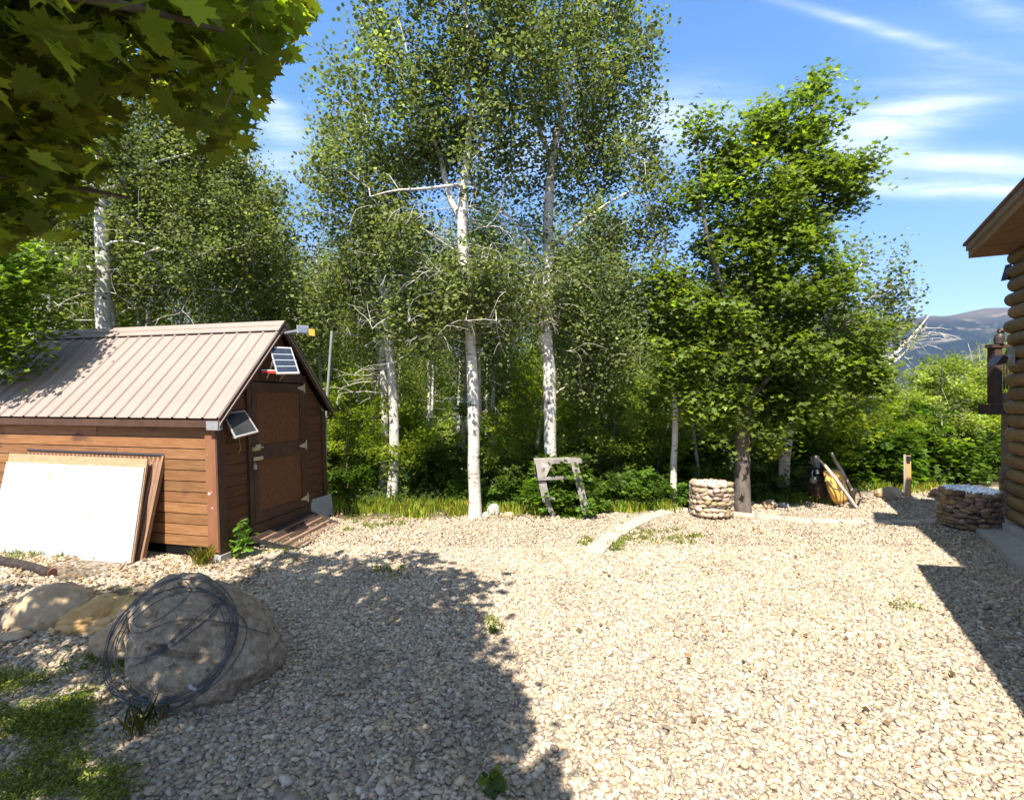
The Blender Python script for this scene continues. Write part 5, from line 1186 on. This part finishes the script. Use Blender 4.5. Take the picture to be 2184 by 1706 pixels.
stone_column('stone_column', 'short round column of dark brown stones standing in the shade by the log wall', 7.12, 8.02, .385, .60, 502, M_RIVD, mat('column_gravel_dark', (.26, .22, .18), .9, attr=True))

# ---- edging blocks
def build_kerb():
    g = rnd(510); M_PAVE = mat('pale_paver', (.38, .31, .235), .9, .2, col2=(.50, .42, .33), vscale=7, bump=.4, bscale=40)
    pxs = [(1262, 1186), (1300, 1150), (1338, 1124), (1386, 1104), (1425, 1095), (1466, 1090)]; q = [G(*p) for p in pxs]
    pxs2 = [(1556, 1099), (1600, 1103), (1660, 1107), (1720, 1111), (1790, 1113), (1860, 1115), (1930, 1116), (2018, 1117)]; q2 = [G(*p) for p in pxs2]
    def run(q, ln, first):
        q = np.array(q)[:, :2]; d = np.r_[0, np.cumsum(np.linalg.norm(np.diff(q, axis=0), axis=1))]; n = int(d[-1] / ln); out = []
        for i in range(n):
            s = (i + .5) / n * d[-1]; a = np.array([np.interp(s - .02, d, q[:, 0]), np.interp(s - .02, d, q[:, 1])]); b = np.array([np.interp(s + .02, d, q[:, 0]), np.interp(s + .02, d, q[:, 1])]); out.append(((a + b) / 2, unit(b - a), d[-1] / n))
        return out
    b1 = run(q, .34, 0); b2 = run(q2, .40, 0); tot = len(b1) + len(b2)
    names = ['first', 'second', 'third', 'fourth', 'fifth', 'sixth', 'seventh', 'eighth', 'ninth', 'tenth', 'eleventh', 'twelfth']
    for k, (lst, what) in enumerate(((b1, 'curving arm of the kerb, %s from its near end'), (b2, 'straight arm of the kerb, %s from the sunlit column'))):
        for i, (c, t, ln) in enumerate(lst):
            c3 = np.array([c[0], c[1], float(height(*c)) + .012]); th = g.normal(0, .09); t = np.array([t[0] * math.cos(th) - t[1] * math.sin(th), t[0] * math.sin(th) + t[1] * math.cos(th), g.normal(0, .012)]); s = np.array([-t[1], t[0], 0])
            wd = .13 if k == 0 else .115; L = ln * .465
            out = [(-L, -wd * .75), (-L * .8, -wd), (L * .8, -wd), (L, -wd * .75), (L, wd * .75), (L * .8, wd), (-L * .8, wd), (-L, wd * .75)]
            m = MB(); rings = []
            for sc, z in ((1, -.05), (1, .022), (.93, .034)): rings.append([c3 + t * a * sc + s * b * sc + np.array([0, 0, z]) + g.normal(0, .002, 3) for a, b in out])
            v = np.array(rings).reshape(-1, 3); f = [(j * 8 + i2, j * 8 + (i2 + 1) % 8, (j + 1) * 8 + (i2 + 1) % 8, (j + 1) * 8 + i2) for j in range(2) for i2 in range(8)] + [tuple(range(16, 24)), tuple(range(7, -1, -1))]
            obj('kerb_block', make_mesh('kerb_block', v - c3, f, M_PAVE), None, 'pale flat block in the ' + what % names[i % 12], 'kerb block', 'pale blocks edging the gravel', None, c3)
build_kerb()

# ---- weathered wooden stand
def build_stand():
    M_OLD = mat('weathered_wood', (.16, .145, .125), .9, .15, col2=(.36, .335, .30), vscale=4, stretch=(1, 1, .35), bump=.6, bscale=22, dark=(6, .64, (.10, .09, .08), (1, 1, .5)))
    Y = 8.72; b = G(1190, 1102); b[1] = Y; root = thing('wooden_stand', 'rickety weathered grey wooden trestle standing among weeds', 'trestle', b)
    def leg(pts, w, d, nm='leg'):
        m = MB()
        for a, c in zip(pts[:-1], pts[1:]): m.bar(a, c, w, d, up=(0, 1, .1))
        m.part(nm, M_OLD, root)
    def Pz(x, y, dy=0): return P(x, y, Y + dy)
    leg([Pz(1150, 984, -.02), Pz(1158, 1035, -.05), Pz(1166, 1070, -.06)], .13, .05); leg([Pz(1165, 1066, -.06), Pz(1181, 1103, -.05)], .085, .05)
    leg([Pz(1146, 990, .38), Pz(1146, 1030, .42), Pz(1152, 1080, .5)], .10, .05)
    leg([Pz(1224, 984, .0), Pz(1238, 1040, -.02), Pz(1250, 1098, -.02)], .12, .05); leg([Pz(1205, 990, .36), Pz(1230, 1040, .42), Pz(1245, 1080, .5)], .10, .05)
    m = MB(); m.bar(Pz(1139, 983, .15), Pz(1238, 981, .15), .36, .06); m.part('top_beam', M_OLD, root)
    m = MB(); m.bar(Pz(1147, 1020.5, -.09), Pz(1238, 1017.5, -.07), .05, .05); m.part('cross_bar', M_OLD, root)
    m = MB(); m.slab([Pz(1152, 988, -.06), Pz(1178, 988, -.06), Pz(1164, 1018, -.10), Pz(1158, 1018, -.10)], .04); m.part('gusset', M_OLD, root)
    m = MB(); m.bar(Pz(1172, 1064, -.12), Pz(1184, 1063, -.14), .045, .04); m.part('peg', M_OLD, root)
build_stand()

# ---- wheelbarrow tipped on its nose
def build_barrow():
    Y = 9.55; T = lambda x, y, dy=0: P(2300 * .728 + x * .13333, 1250 * .728 + y * .13333, Y + dy)
    M_YEL = mat('yellow_paint', (.72, .42, .085), .5, .45, col2=(.78, .47, .11), vscale=2.5, dark=(5, .68, (.42, .24, .12), (1, 1, 1))); M_HAN = mat('ash_handle', (.40, .36, .30), .8, .2, col2=(.54, .50, .44), vscale=8, stretch=(1, 1, .2)); M_RUB = mat('black_rubber', (.022, .022, .022), .8, .2)
    b = T(850, 1270); b[2] = 0; root = thing('wheelbarrow', 'yellow wheelbarrow tipped up on its nose with handles in the air', 'wheelbarrow', b)
    # pan: rim outline away from the viewer, bottom outline towards the viewer and right
    rim = [T(x, y, d) for x, y, d in ((608, 720, .15), (640, 690, .3), (800, 670, .62), (900, 720, .74), (960, 880, .72), (1030, 1030, .66), (1040, 1140, .55), (960, 1235, .4), (850, 1262, .25), (775, 1230, .12), (700, 1080, .04), (640, 900, .05))]
    bot = [T(x, y, d) for x, y, d in ((670, 760, .05), (700, 720, .12), (800, 700, .3), (870, 740, .38), (920, 880, .38), (975, 1010, .34), (985, 1100, .26), (940, 1180, .16), (870, 1195, .08), (820, 1150, -.02), (760, 1030, -.08), (700, 890, -.04))]
    n = len(rim); mid = [r * .45 + q * .55 + (q - r) * .12 * np.array([0, 1, 0]) for r, q in zip(rim, bot)]
    c = np.mean(bot, 0) + np.array([.01, -.02, 0]); inn = [q * .6 + c * .4 for q in bot]
    V = np.array(rim + mid + bot + inn + [c]); f = [(j * n + i, j * n + (i + 1) % n, (j + 1) * n + (i + 1) % n, (j + 1) * n + i) for j in range(3) for i in range(n)] + [(3 * n + i, 3 * n + (i + 1) % n, 4 * n) for i in range(n)]
    V2 = V + np.array([-.004, .008, 0]); pan = part('tray', np.concatenate([V, V2]), f + [tuple(x + len(V) for x in t[::-1]) for t in f], M_YEL, root, True)
    mt = pan.modifiers.new('s', 'SUBSURF'); mt.levels = 1; mt.render_levels = 2
    MB().tube(rim, .011, 8, closed=True).part('rim', M_BLACK, pan)
    h1 = [T(485, 470, -.10), T(620, 600, -.13), T(780, 790, -.16), T(930, 1000, -.17), T(1130, 1275, -.12)]; h2 = [T(738, 415, .30), T(800, 540, .32), T(920, 730, .34), T(1070, 1000, .28), T(1130, 1150, .15)]
    for h in (h1, h2):
        m = MB()
        for i, (a, c2) in enumerate(zip(h[:-1], h[1:])): w = .034 if i == 0 else .045; m.bar(a, c2 + (c2 - a) * .03, w, w)
        m.part('handle', M_HAN, root)
    wc = T(1130, 1128, .02); ax = unit([.62, -.78, .0]); R = .172
    rim_r = [(R - .055, -.028), (R - .02, -.036), (R - .004, -.02), (R, 0), (R - .004, .02), (R - .02, .036), (R - .055, .028), (R - .055, -.028)]
    w = MB().lathe(rim_r, wc, ax, 28).part('wheel', M_RUB, root, True); wc2 = wc
    MB().lathe([(.0, -.012), (.02, -.02), (.03, -.012), (R - .07, -.008), (R - .054, -.026), (R - .054, .026), (R - .07, .012), (.03, .016), (0, .02)], wc2, ax, 24).part('hub', mat('cream_rim', (.50, .36, .20), .6, .4, var=.2, vscale=20), w, True)
    m = MB(); m.tube([T(1090, 1120, -.09), wc - ax * .05, wc + ax * .09, T(1120, 1150, .13)], .01, 8); m.part('axle', M_GALV, root)
    m = MB(); m.tube([T(985, 830, .34), T(960, 870, .2), T(905, 910, -.0)], .009, 6); m.tube([T(930, 900, .0), T(935, 960, -.05), T(930, 1150, -.02), T(940, 1250, .1)], .010, 6); m.tube([T(800, 855, -.15), T(900, 870, 0), T(975, 840, .3)], .008, 6); m.part('brace', mat('rust_iron', (.14, .07, .04), .8, .3), root)
    # black motor unit on a box behind it
    b = T(560, 1230, .55); b[2] = 0; root = thing('garden_engine', 'black motor unit with grey plate and round filter left of the wheelbarrow', 'machine', b)
    d = .28
    m = MB(); pr = [(445, 690), (490, 655), (560, 660), (600, 720), (608, 820), (590, 900), (520, 920), (470, 900), (440, 800)]; A = [T(x, y, d) for x, y in pr]; B = [p + np.array([.03, .32, 0]) for p in A]; k = len(A)
    m.add(A + B, [tuple(range(k - 1, -1, -1)), tuple(range(k, 2 * k))] + [(i, (i + 1) % k, (i + 1) % k + k, i + k) for i in range(k)]); m.part('housing', mat('engine_black', (.018, .02, .03), .35, .5), root)
    MB().slab([T(485, 685, d - .02), T(540, 685, d - .02), T(545, 750, d - .02), T(490, 752, d - .02)], .02).part('vent_plate', M_GALV, root)
    c = T(520, 830, d - .03); MB().lathe([(0, -.10), (.045, -.10), (.052, -.09), (.052, .10), (0, .10)], c, (.95, .3, -.1), 18).part('motor', mat('motor_grey', (.06, .06, .058), .5, .4), root, True)
    c = T(455, 850, d - .07); MB().lathe([(0, -.03), (.02, -.03), (.058, -.015), (.062, .03), (0, .03)], c, (-.55, -.83, 0), 20).part('filter_cap', mat('cap_grey', (.20, .20, .17), .6, .4), root, True)
    m = MB(); m.tube([T(445, 700, d), T(432, 740, d - .02), T(436, 790, d)], .009, 6); m.part('hose', mat('white_plastic', (.75, .75, .72), .4, .5), root)
    m = MB(); A = [T(478, 905, d + .02), T(650, 905, d + .05), T(720, 1180, d + .1), T(500, 1170, d + .02)]; m.hexa(A, [p + np.array([.02, .35, 0]) for p in A]); m.part('body', mat('brown_paint', (.07, .045, .03), .7, .3, col2=(.12, .075, .045), vscale=4), root)
    m = MB(); m.tube([T(520, 1160, d + .1), T(520, 1240, d + .1)], .02, 8); m.tube([T(690, 1160, d + .1), T(700, 1245, d + .1)], .02, 8); m.part('feet', M_BLACK, root)
    # grey boards leaning behind
    b = T(500, 1200, .75); b[2] = 0; root = thing('grey_plank', 'upright grey plank poking up behind the black motor unit', 'plank', b); MB().bar(T(540, 1180, .72), T(498, 462, .7), .045, .10, up=(1, 0, 0)).part('board', M_HAN, root)
    b = T(470, 1180, .85); b[2] = 0; root = thing('forked_stick', 'forked grey stick leaning left of the upright plank', 'stick', b); MB().tube([T(520, 1150, .8), T(470, 640, .75), T(412, 485, .75)], .018, 7).tube([T(455, 590, .75), T(378, 565, .7)], .011, 6).part('branch', M_HAN, root)
build_barrow()

def build_post():
    b = G(1935, 1060); b[1] = 10.6; b[0] = (1935 - CX) / F * 10.6; b[2] = 0; Y = 10.6
    root = thing('wooden_post', 'square wooden post with weathered left side and orange front', 'post', b)
    def bx(x0, x1, y0, y1, dy, th, m_, nm, par=root): MB().hexa([P(x0, y1, Y + dy), P(x1, y1, Y + dy), P(x1, y1, Y + dy + th), P(x0, y1, Y + dy + th)], [P(x0 - 1, y0, Y + dy), P(x1 - 1, y0, Y + dy), P(x1 - 1, y0, Y + dy + th), P(x0 - 1, y0, Y + dy + th)]).part(nm, m_, par)
    yb = CY + 2.0 / Y * F + 6
    bx(1928, 1933, 969, yb, 0, .14, mat('post_grey', (.30, .27, .22), .9, col2=(.44, .40, .34), vscale=6, stretch=(1, 1, .2)), 'weathered_half')
    bx(1933.2, 1944, 971, yb, -.01, .14, mat('post_orange', (.44, .24, .08), .8, col2=(.60, .38, .16), vscale=5, stretch=(1, 1, .15), dark=(3, .62, (.25, .12, .05), (1, 1, .3))), 'timber')
    MB().box(P(1938, 978, Y - .03), (.07, .04, .10)).part('solar_lamp', M_BLACK, root)
build_post()

# ------------------------------------------------------------------ log house at the right
HD = unit([.42, .91, 0]); HN = np.array([HD[1], -HD[0], 0]); K = np.array([7.25, 7.52, 0.0])
M_LOG = mat('log', (.15, .092, .043), .7, .3, col2=(.26, .17, .085), vscale=3, stretch=(1, 1, 2), bump=.4, bscale=20, attr=True, dark=(7, .63, (.09, .05, .025), (.6, .6, 7)))
M_HTRIM = mat('house_trim', (.10, .055, .03), .7, .3, col2=(.15, .085, .045), vscale=5)
M_SOF = mat('soffit', (.20, .125, .07), .8, .2, col2=(.26, .165, .09), vscale=8)
M_SHING = mat('shingle', (.13, .07, .05), .9, .2, col2=(.20, .11, .08), vscale=14)
def build_house():
    g = rnd(600); root = thing('log_house', 'honey brown log house wall and eaves at the right edge', 'house', K)
    MB().hexa([K + HD * .05 - HN * .06, K - HD * 9 - HN * .06, K - HD * 9 + HN * 5, K + HD * .05 + HN * 5], [K + HD * .05 - HN * .06 + np.array([0, 0, .2]), K - HD * 9 - HN * .06 + np.array([0, 0, .2]), K - HD * 9 + HN * 5 + np.array([0, 0, .2]), K + HD * .05 + HN * 5 + np.array([0, 0, .2])]).part('foundation', M_CONC, root)
    V, Fc, C, n = [], [], [], 0; z = .31; i = 0
    while z < 4.75:
        r = .102; ex = .16 + g.uniform(-.04, .05) if i % 2 == 0 else .07 + g.uniform(-.03, .03)
        pts = [K + HD * ex + HN * .1 + np.array([0, 0, z]), K - HD * .3 + HN * .1 + np.array([0, 0, z]), K - HD * 3 + HN * .1 + np.array([0, 0, z]), K - HD * 9 + HN * .1 + np.array([0, 0, z])]
        p0 = pts[0] + HD * .03
        v, f = tube_np([p0 + HD * .02, p0, pts[0]] + pts[1:], [.045, .085, r, r, r * g.uniform(.96, 1.05), r], 16); f = [tuple(t) for t in f] + [tuple(range(15, -1, -1))]
        V.append(v); Fc += [tuple(int(x) + n for x in t) for t in f]; C.append(np.tile(g.uniform(.75, 1.15) * np.ones(3), (len(v), 1))); n += len(v); z += .198; i += 1
    part('log_wall', np.concatenate(V), Fc, M_LOG, root, True, np.concatenate(C))
    MB().hexa([K - HD * .05 + HN * .1, K - HD * 9 + HN * .1, K - HD * 9 + HN * 5, K - HD * .05 + HN * 5], [q + np.array([0, 0, 4.6]) for q in (K - HD * .05 + HN * .1, K - HD * 9 + HN * .1, K - HD * 9 + HN * 5, K - HD * .05 + HN * 5)]).part('inner_wall', M_LOG, root)
    # roof: eave corner C1, verge rising towards the viewer
    C1 = P(2060, 549, 7.8); up = .135
    def R(a, b, dz=0): return C1 + np.array([-.42, -.91, 0]) / 1.0022 * a + HN * b + np.array([0, 0, up * a + dz])
    def slab(a0, a1, b0, b1, z0, z1, nm, m_): return MB().hexa([R(a0, b0, z0), R(a1, b0, z0), R(a1, b1, z0), R(a0, b1, z0)], [R(a0, b0, z1), R(a1, b0, z1), R(a1, b1, z1), R(a0, b1, z1)]).part(nm, m_, root)
    slab(-.03, 7.2, -.03, 6, .175, .215, 'roof_covering', M_SHING)
    slab(0, 7.2, 0, .04, .09, .173, 'verge_board', mat('verge', (.22, .18, .14), .8, .2, var=.15)); slab(.0, 7.2, .03, .08, -.02, .088, 'verge_board', M_SOF)
    slab(.42, 7.2, .082, 6, -.005, .02, 'soffit', M_SOF); slab(0, .03, .082, 6, -.02, .17, 'eave_board', M_SOF); slab(.03, .42, .082, 6, -.02, .0, 'soffit', M_SOF)
    # unseen roofs and posts added beside the viewer, shaped to cast the yard's shade
    def flat(pts, z0, z1, nm, m_): return MB().hexa([np.array([x, y, z0]) for x, y in pts], [np.array([x, y, z1]) for x, y in pts]).part(nm, m_, root)
    d = .686 * 3.0; sh = np.array([SX, SY]) * d
    c0 = np.array([4.87, 6.22]) - sh; c1 = np.array([5.52, 6.42]) - sh; cN = np.array([3.21, 3.24]) - sh; back = cN + (cN - c0) * 1.1
    flat([c0, back, back + np.array([4.5, -2.2]), c1 + np.array([3.3, -.9])], 2.96, 3.04, 'unseen_shade_roof', M_SHING)
    for q in (c0 + np.array([.35, -.5]), cN + np.array([.35, -.35])): MB().box((q[0], q[1], 1.45), (.14, .14, 3.0), None).part('unseen_roof_post', M_HTRIM, root)
    h = 6.0; sh = np.array([SX, SY]) * .686 * h; p1 = np.array([6.42, 9.17]) - sh; p2 = np.array([5.84, 8.33]) - sh; hn = HN[:2]
    flat([p2, p1, p1 + hn * 2.2, p2 + hn * 2.2], 5.97, 6.03, 'unseen_upper_roof', M_SHING)
    q = [p2 + hn * .5 + (p1 - p2) * .2, p1 + hn * .5 - (p1 - p2) * .2, p1 + hn * 2 - (p1 - p2) * .2, p2 + hn * 2 + (p1 - p2) * .2]; flat(q, 4.6, 5.96, 'unseen_upper_box', M_HTRIM)
    # wall lamp on an arm
    b = K - HD * .12 - HN * .02 + np.array([0, 0, 2.62]); lp = thing('wall_lamp', 'dark hooded lamp on a grey arm fixed to the log wall', 'lamp', b)
    MB().box(b, (.04, .13, .26), (HN, HD, (0, 0, 1))).part('mount', M_GALV, lp); tip = P(2114, 770, 7.42)
    MB().tube([b - HN * .0, b * .75 + tip * .25 + np.array([0, 0, .0]), tip], .024, 10).part('arm', M_GALV, lp, True); MB().tube([b, b * .8 + tip * .2], .042, 12).part('knuckle', M_GALV, lp, True)
    q = [P(2120, 759, 7.5), P(2133, 763, 7.55), P(2125, 777, 7.4), P(2103, 781, 7.3)]; MB().hexa(q, [p + np.array([.0, -.14, .0]) for p in q]).part('hood', mat('bronze_hood', (.07, .05, .035), .5, .4), lp)
    # small dark fitting high on the corner
    b = P(2155, 585, 7.55); sp = thing('wall_fitting', 'small dark triangular fitting high on the log wall corner', 'fitting', b)
    q = [P(2158, 562, 7.6), P(2148, 597, 7.55), P(2158, 595, 7.6)]; MB().add(q + [p + np.array([0, .1, 0]) for p in q], [(0, 1, 2), (5, 4, 3), (0, 3, 4, 1), (1, 4, 5, 2), (2, 5, 3, 0)]).part('plate', M_BLACK, sp)
    return root
build_house()
def build_deck():
    M_DK = mat('deck_stain', (.045, .027, .019), .75, .3, col2=(.075, .044, .03), vscale=6); M_DG = mat('deck_grey', (.20, .16, .12), .85, .2, var=.15)
    Y = 8.6; T = lambda x, y, dy=0: P(x, y, Y + dy)
    b = T(2130, 1080); b[2] = 0; root = thing('deck', 'dark stained raised deck corner beyond the log wall', 'deck', b)
    def bx(x0, x1, y0, y1, d0, d1, m_, nm): return MB().hexa([T(x0, y1, d0), T(x1, y1, d0), T(x1, y1, d0) + np.array([0, d1 - d0, 0]), T(x0, y1, d0) + np.array([0, d1 - d0, 0])], [T(x0, y0, d0), T(x1, y0, d0), T(x1, y0, d0) + np.array([0, d1 - d0, 0]), T(x0, y0, d0) + np.array([0, d1 - d0, 0])]).part(nm, m_, root)
    bx(2115, 2320, 862, 884, 0, .25, M_DK, 'floor_frame'); bx(2127, 2320, 838, 861, .06, .2, M_DG, 'floor_boards')
    bx(2122, 2138, 741, 861, .02, .16, M_DK, 'post'); bx(2117, 2320, 734, 741, .0, .14, M_DK, 'handrail'); bx(2138, 2320, 756, 762, .05, .09, M_DK, 'lower_rail')
    m = MB()
    for x in np.arange(2142, 2320, 6.5): m.box(T(x, 800, .07), (.018, .018, .48))
    m.part('baluster_screen', M_DK, root)
    bx(2149, 2158, 884, 1012, .3, .42, M_DG, 'support_post'); MB().bar(T(2160, 900, .3), T(2147, 1005, .25), .06, .05).part('brace', M_DG, root); MB().bar(T(2149, 975, .24), T(2166, 975, .24), .04, .05).part('cleat', M_DG, root)
    stone_column('stone_pier', 'narrow stone pier carrying the deck post behind the shaded column', (2158 - CX) / F * 9.0, 9.02, .14, .72, 503, M_RIVD, mat('column_gravel_dark'))
    # owl decoy
    b = T(2130, 735, .05); ow = thing('owl_decoy', 'dark plastic owl perched on the deck railing', 'owl figure', b); M_OWL = mat('owl_plastic', (.03, .022, .02), .5, .4, col2=(.06, .04, .035), vscale=25)
    s = 1 / F * Y
    MB().lathe([(0, 0), (9 * s, 0), (8 * s, 3 * s), (9.5 * s, 10 * s), (9 * s, 17 * s), (7 * s, 22 * s), (4 * s, 26 * s), (0, 27 * s)], b, (.12, 0, 1), 16).part('body', M_OWL, ow, True)
    hd = b + np.array([4 * s, -.01, 29 * s]); MB().lathe([(0, -6.5 * s), (5.5 * s, -5 * s), (7 * s, 0), (6 * s, 4 * s), (3 * s, 6.2 * s), (0, 6.5 * s)], hd, (0, 0, 1), 16).part('head', M_OWL, ow, True)
    m = MB()
    for dx in (-4, 4): m.lathe([(2 * s, 0), (1.2 * s, 3 * s), (0, 6 * s)], hd + np.array([dx * s, -.01, 3 * s]), (dx * .05, 0, 1), 6)
    m.part('ear_tufts', M_OWL, ow); m = MB(); m.lathe([(1.5 * s, 0), (0, 4 * s)], hd + np.array([-6 * s, -.03, -1 * s]), (-1, -.3, -.4), 6); m.part('beak', mat('beak', (.25, .18, .08), .5), ow)
    # concrete slab by the wall foot
    q = [K - HN * .9 + HD * .2, K - HN * .9 - HD * 1.6, K - HN * .07 - HD * 1.6, K - HN * .07 + HD * .25]; q = [K - HN * .34 + HD * .3, K - HN * .62 - HD * 2.2, K - HN * .065 - HD * 2.2, K - HN * .065 + HD * .3]
    m = MB(); m.hexa([p - np.array([0, 0, .05]) for p in q], [p + np.array([0, 0, .09]) for p in q]); o = obj('concrete_slab', make_mesh('concrete_slab', m.verts() - K, m.f, M_CONC), None, None, None, None, 'structure', K)
build_deck()

# ------------------------------------------------------------------ haze
def build_haze():
    m = bpy.data.materials.new('haze'); m.use_nodes = True; nt = m.node_tree; nt.nodes.clear(); out = nt.nodes.new('ShaderNodeOutputMaterial'); v = nt.nodes.new('ShaderNodeVolumePrincipled')
    v.inputs['Color'].default_value = (.42, .60, 1, 1); v.inputs['Density'].default_value = 5.5e-5; v.inputs['Anisotropy'].default_value = .1; nt.links.new(v.outputs[0], out.inputs['Volume'])
    b = MB(); b.box((0, 0, 260), (15000, 15000, 1100)); o = obj('haze', make_mesh('haze', b.verts(), b.f, m), kind='stuff', label='pale blue haze over the valley', cat='haze')
build_haze()
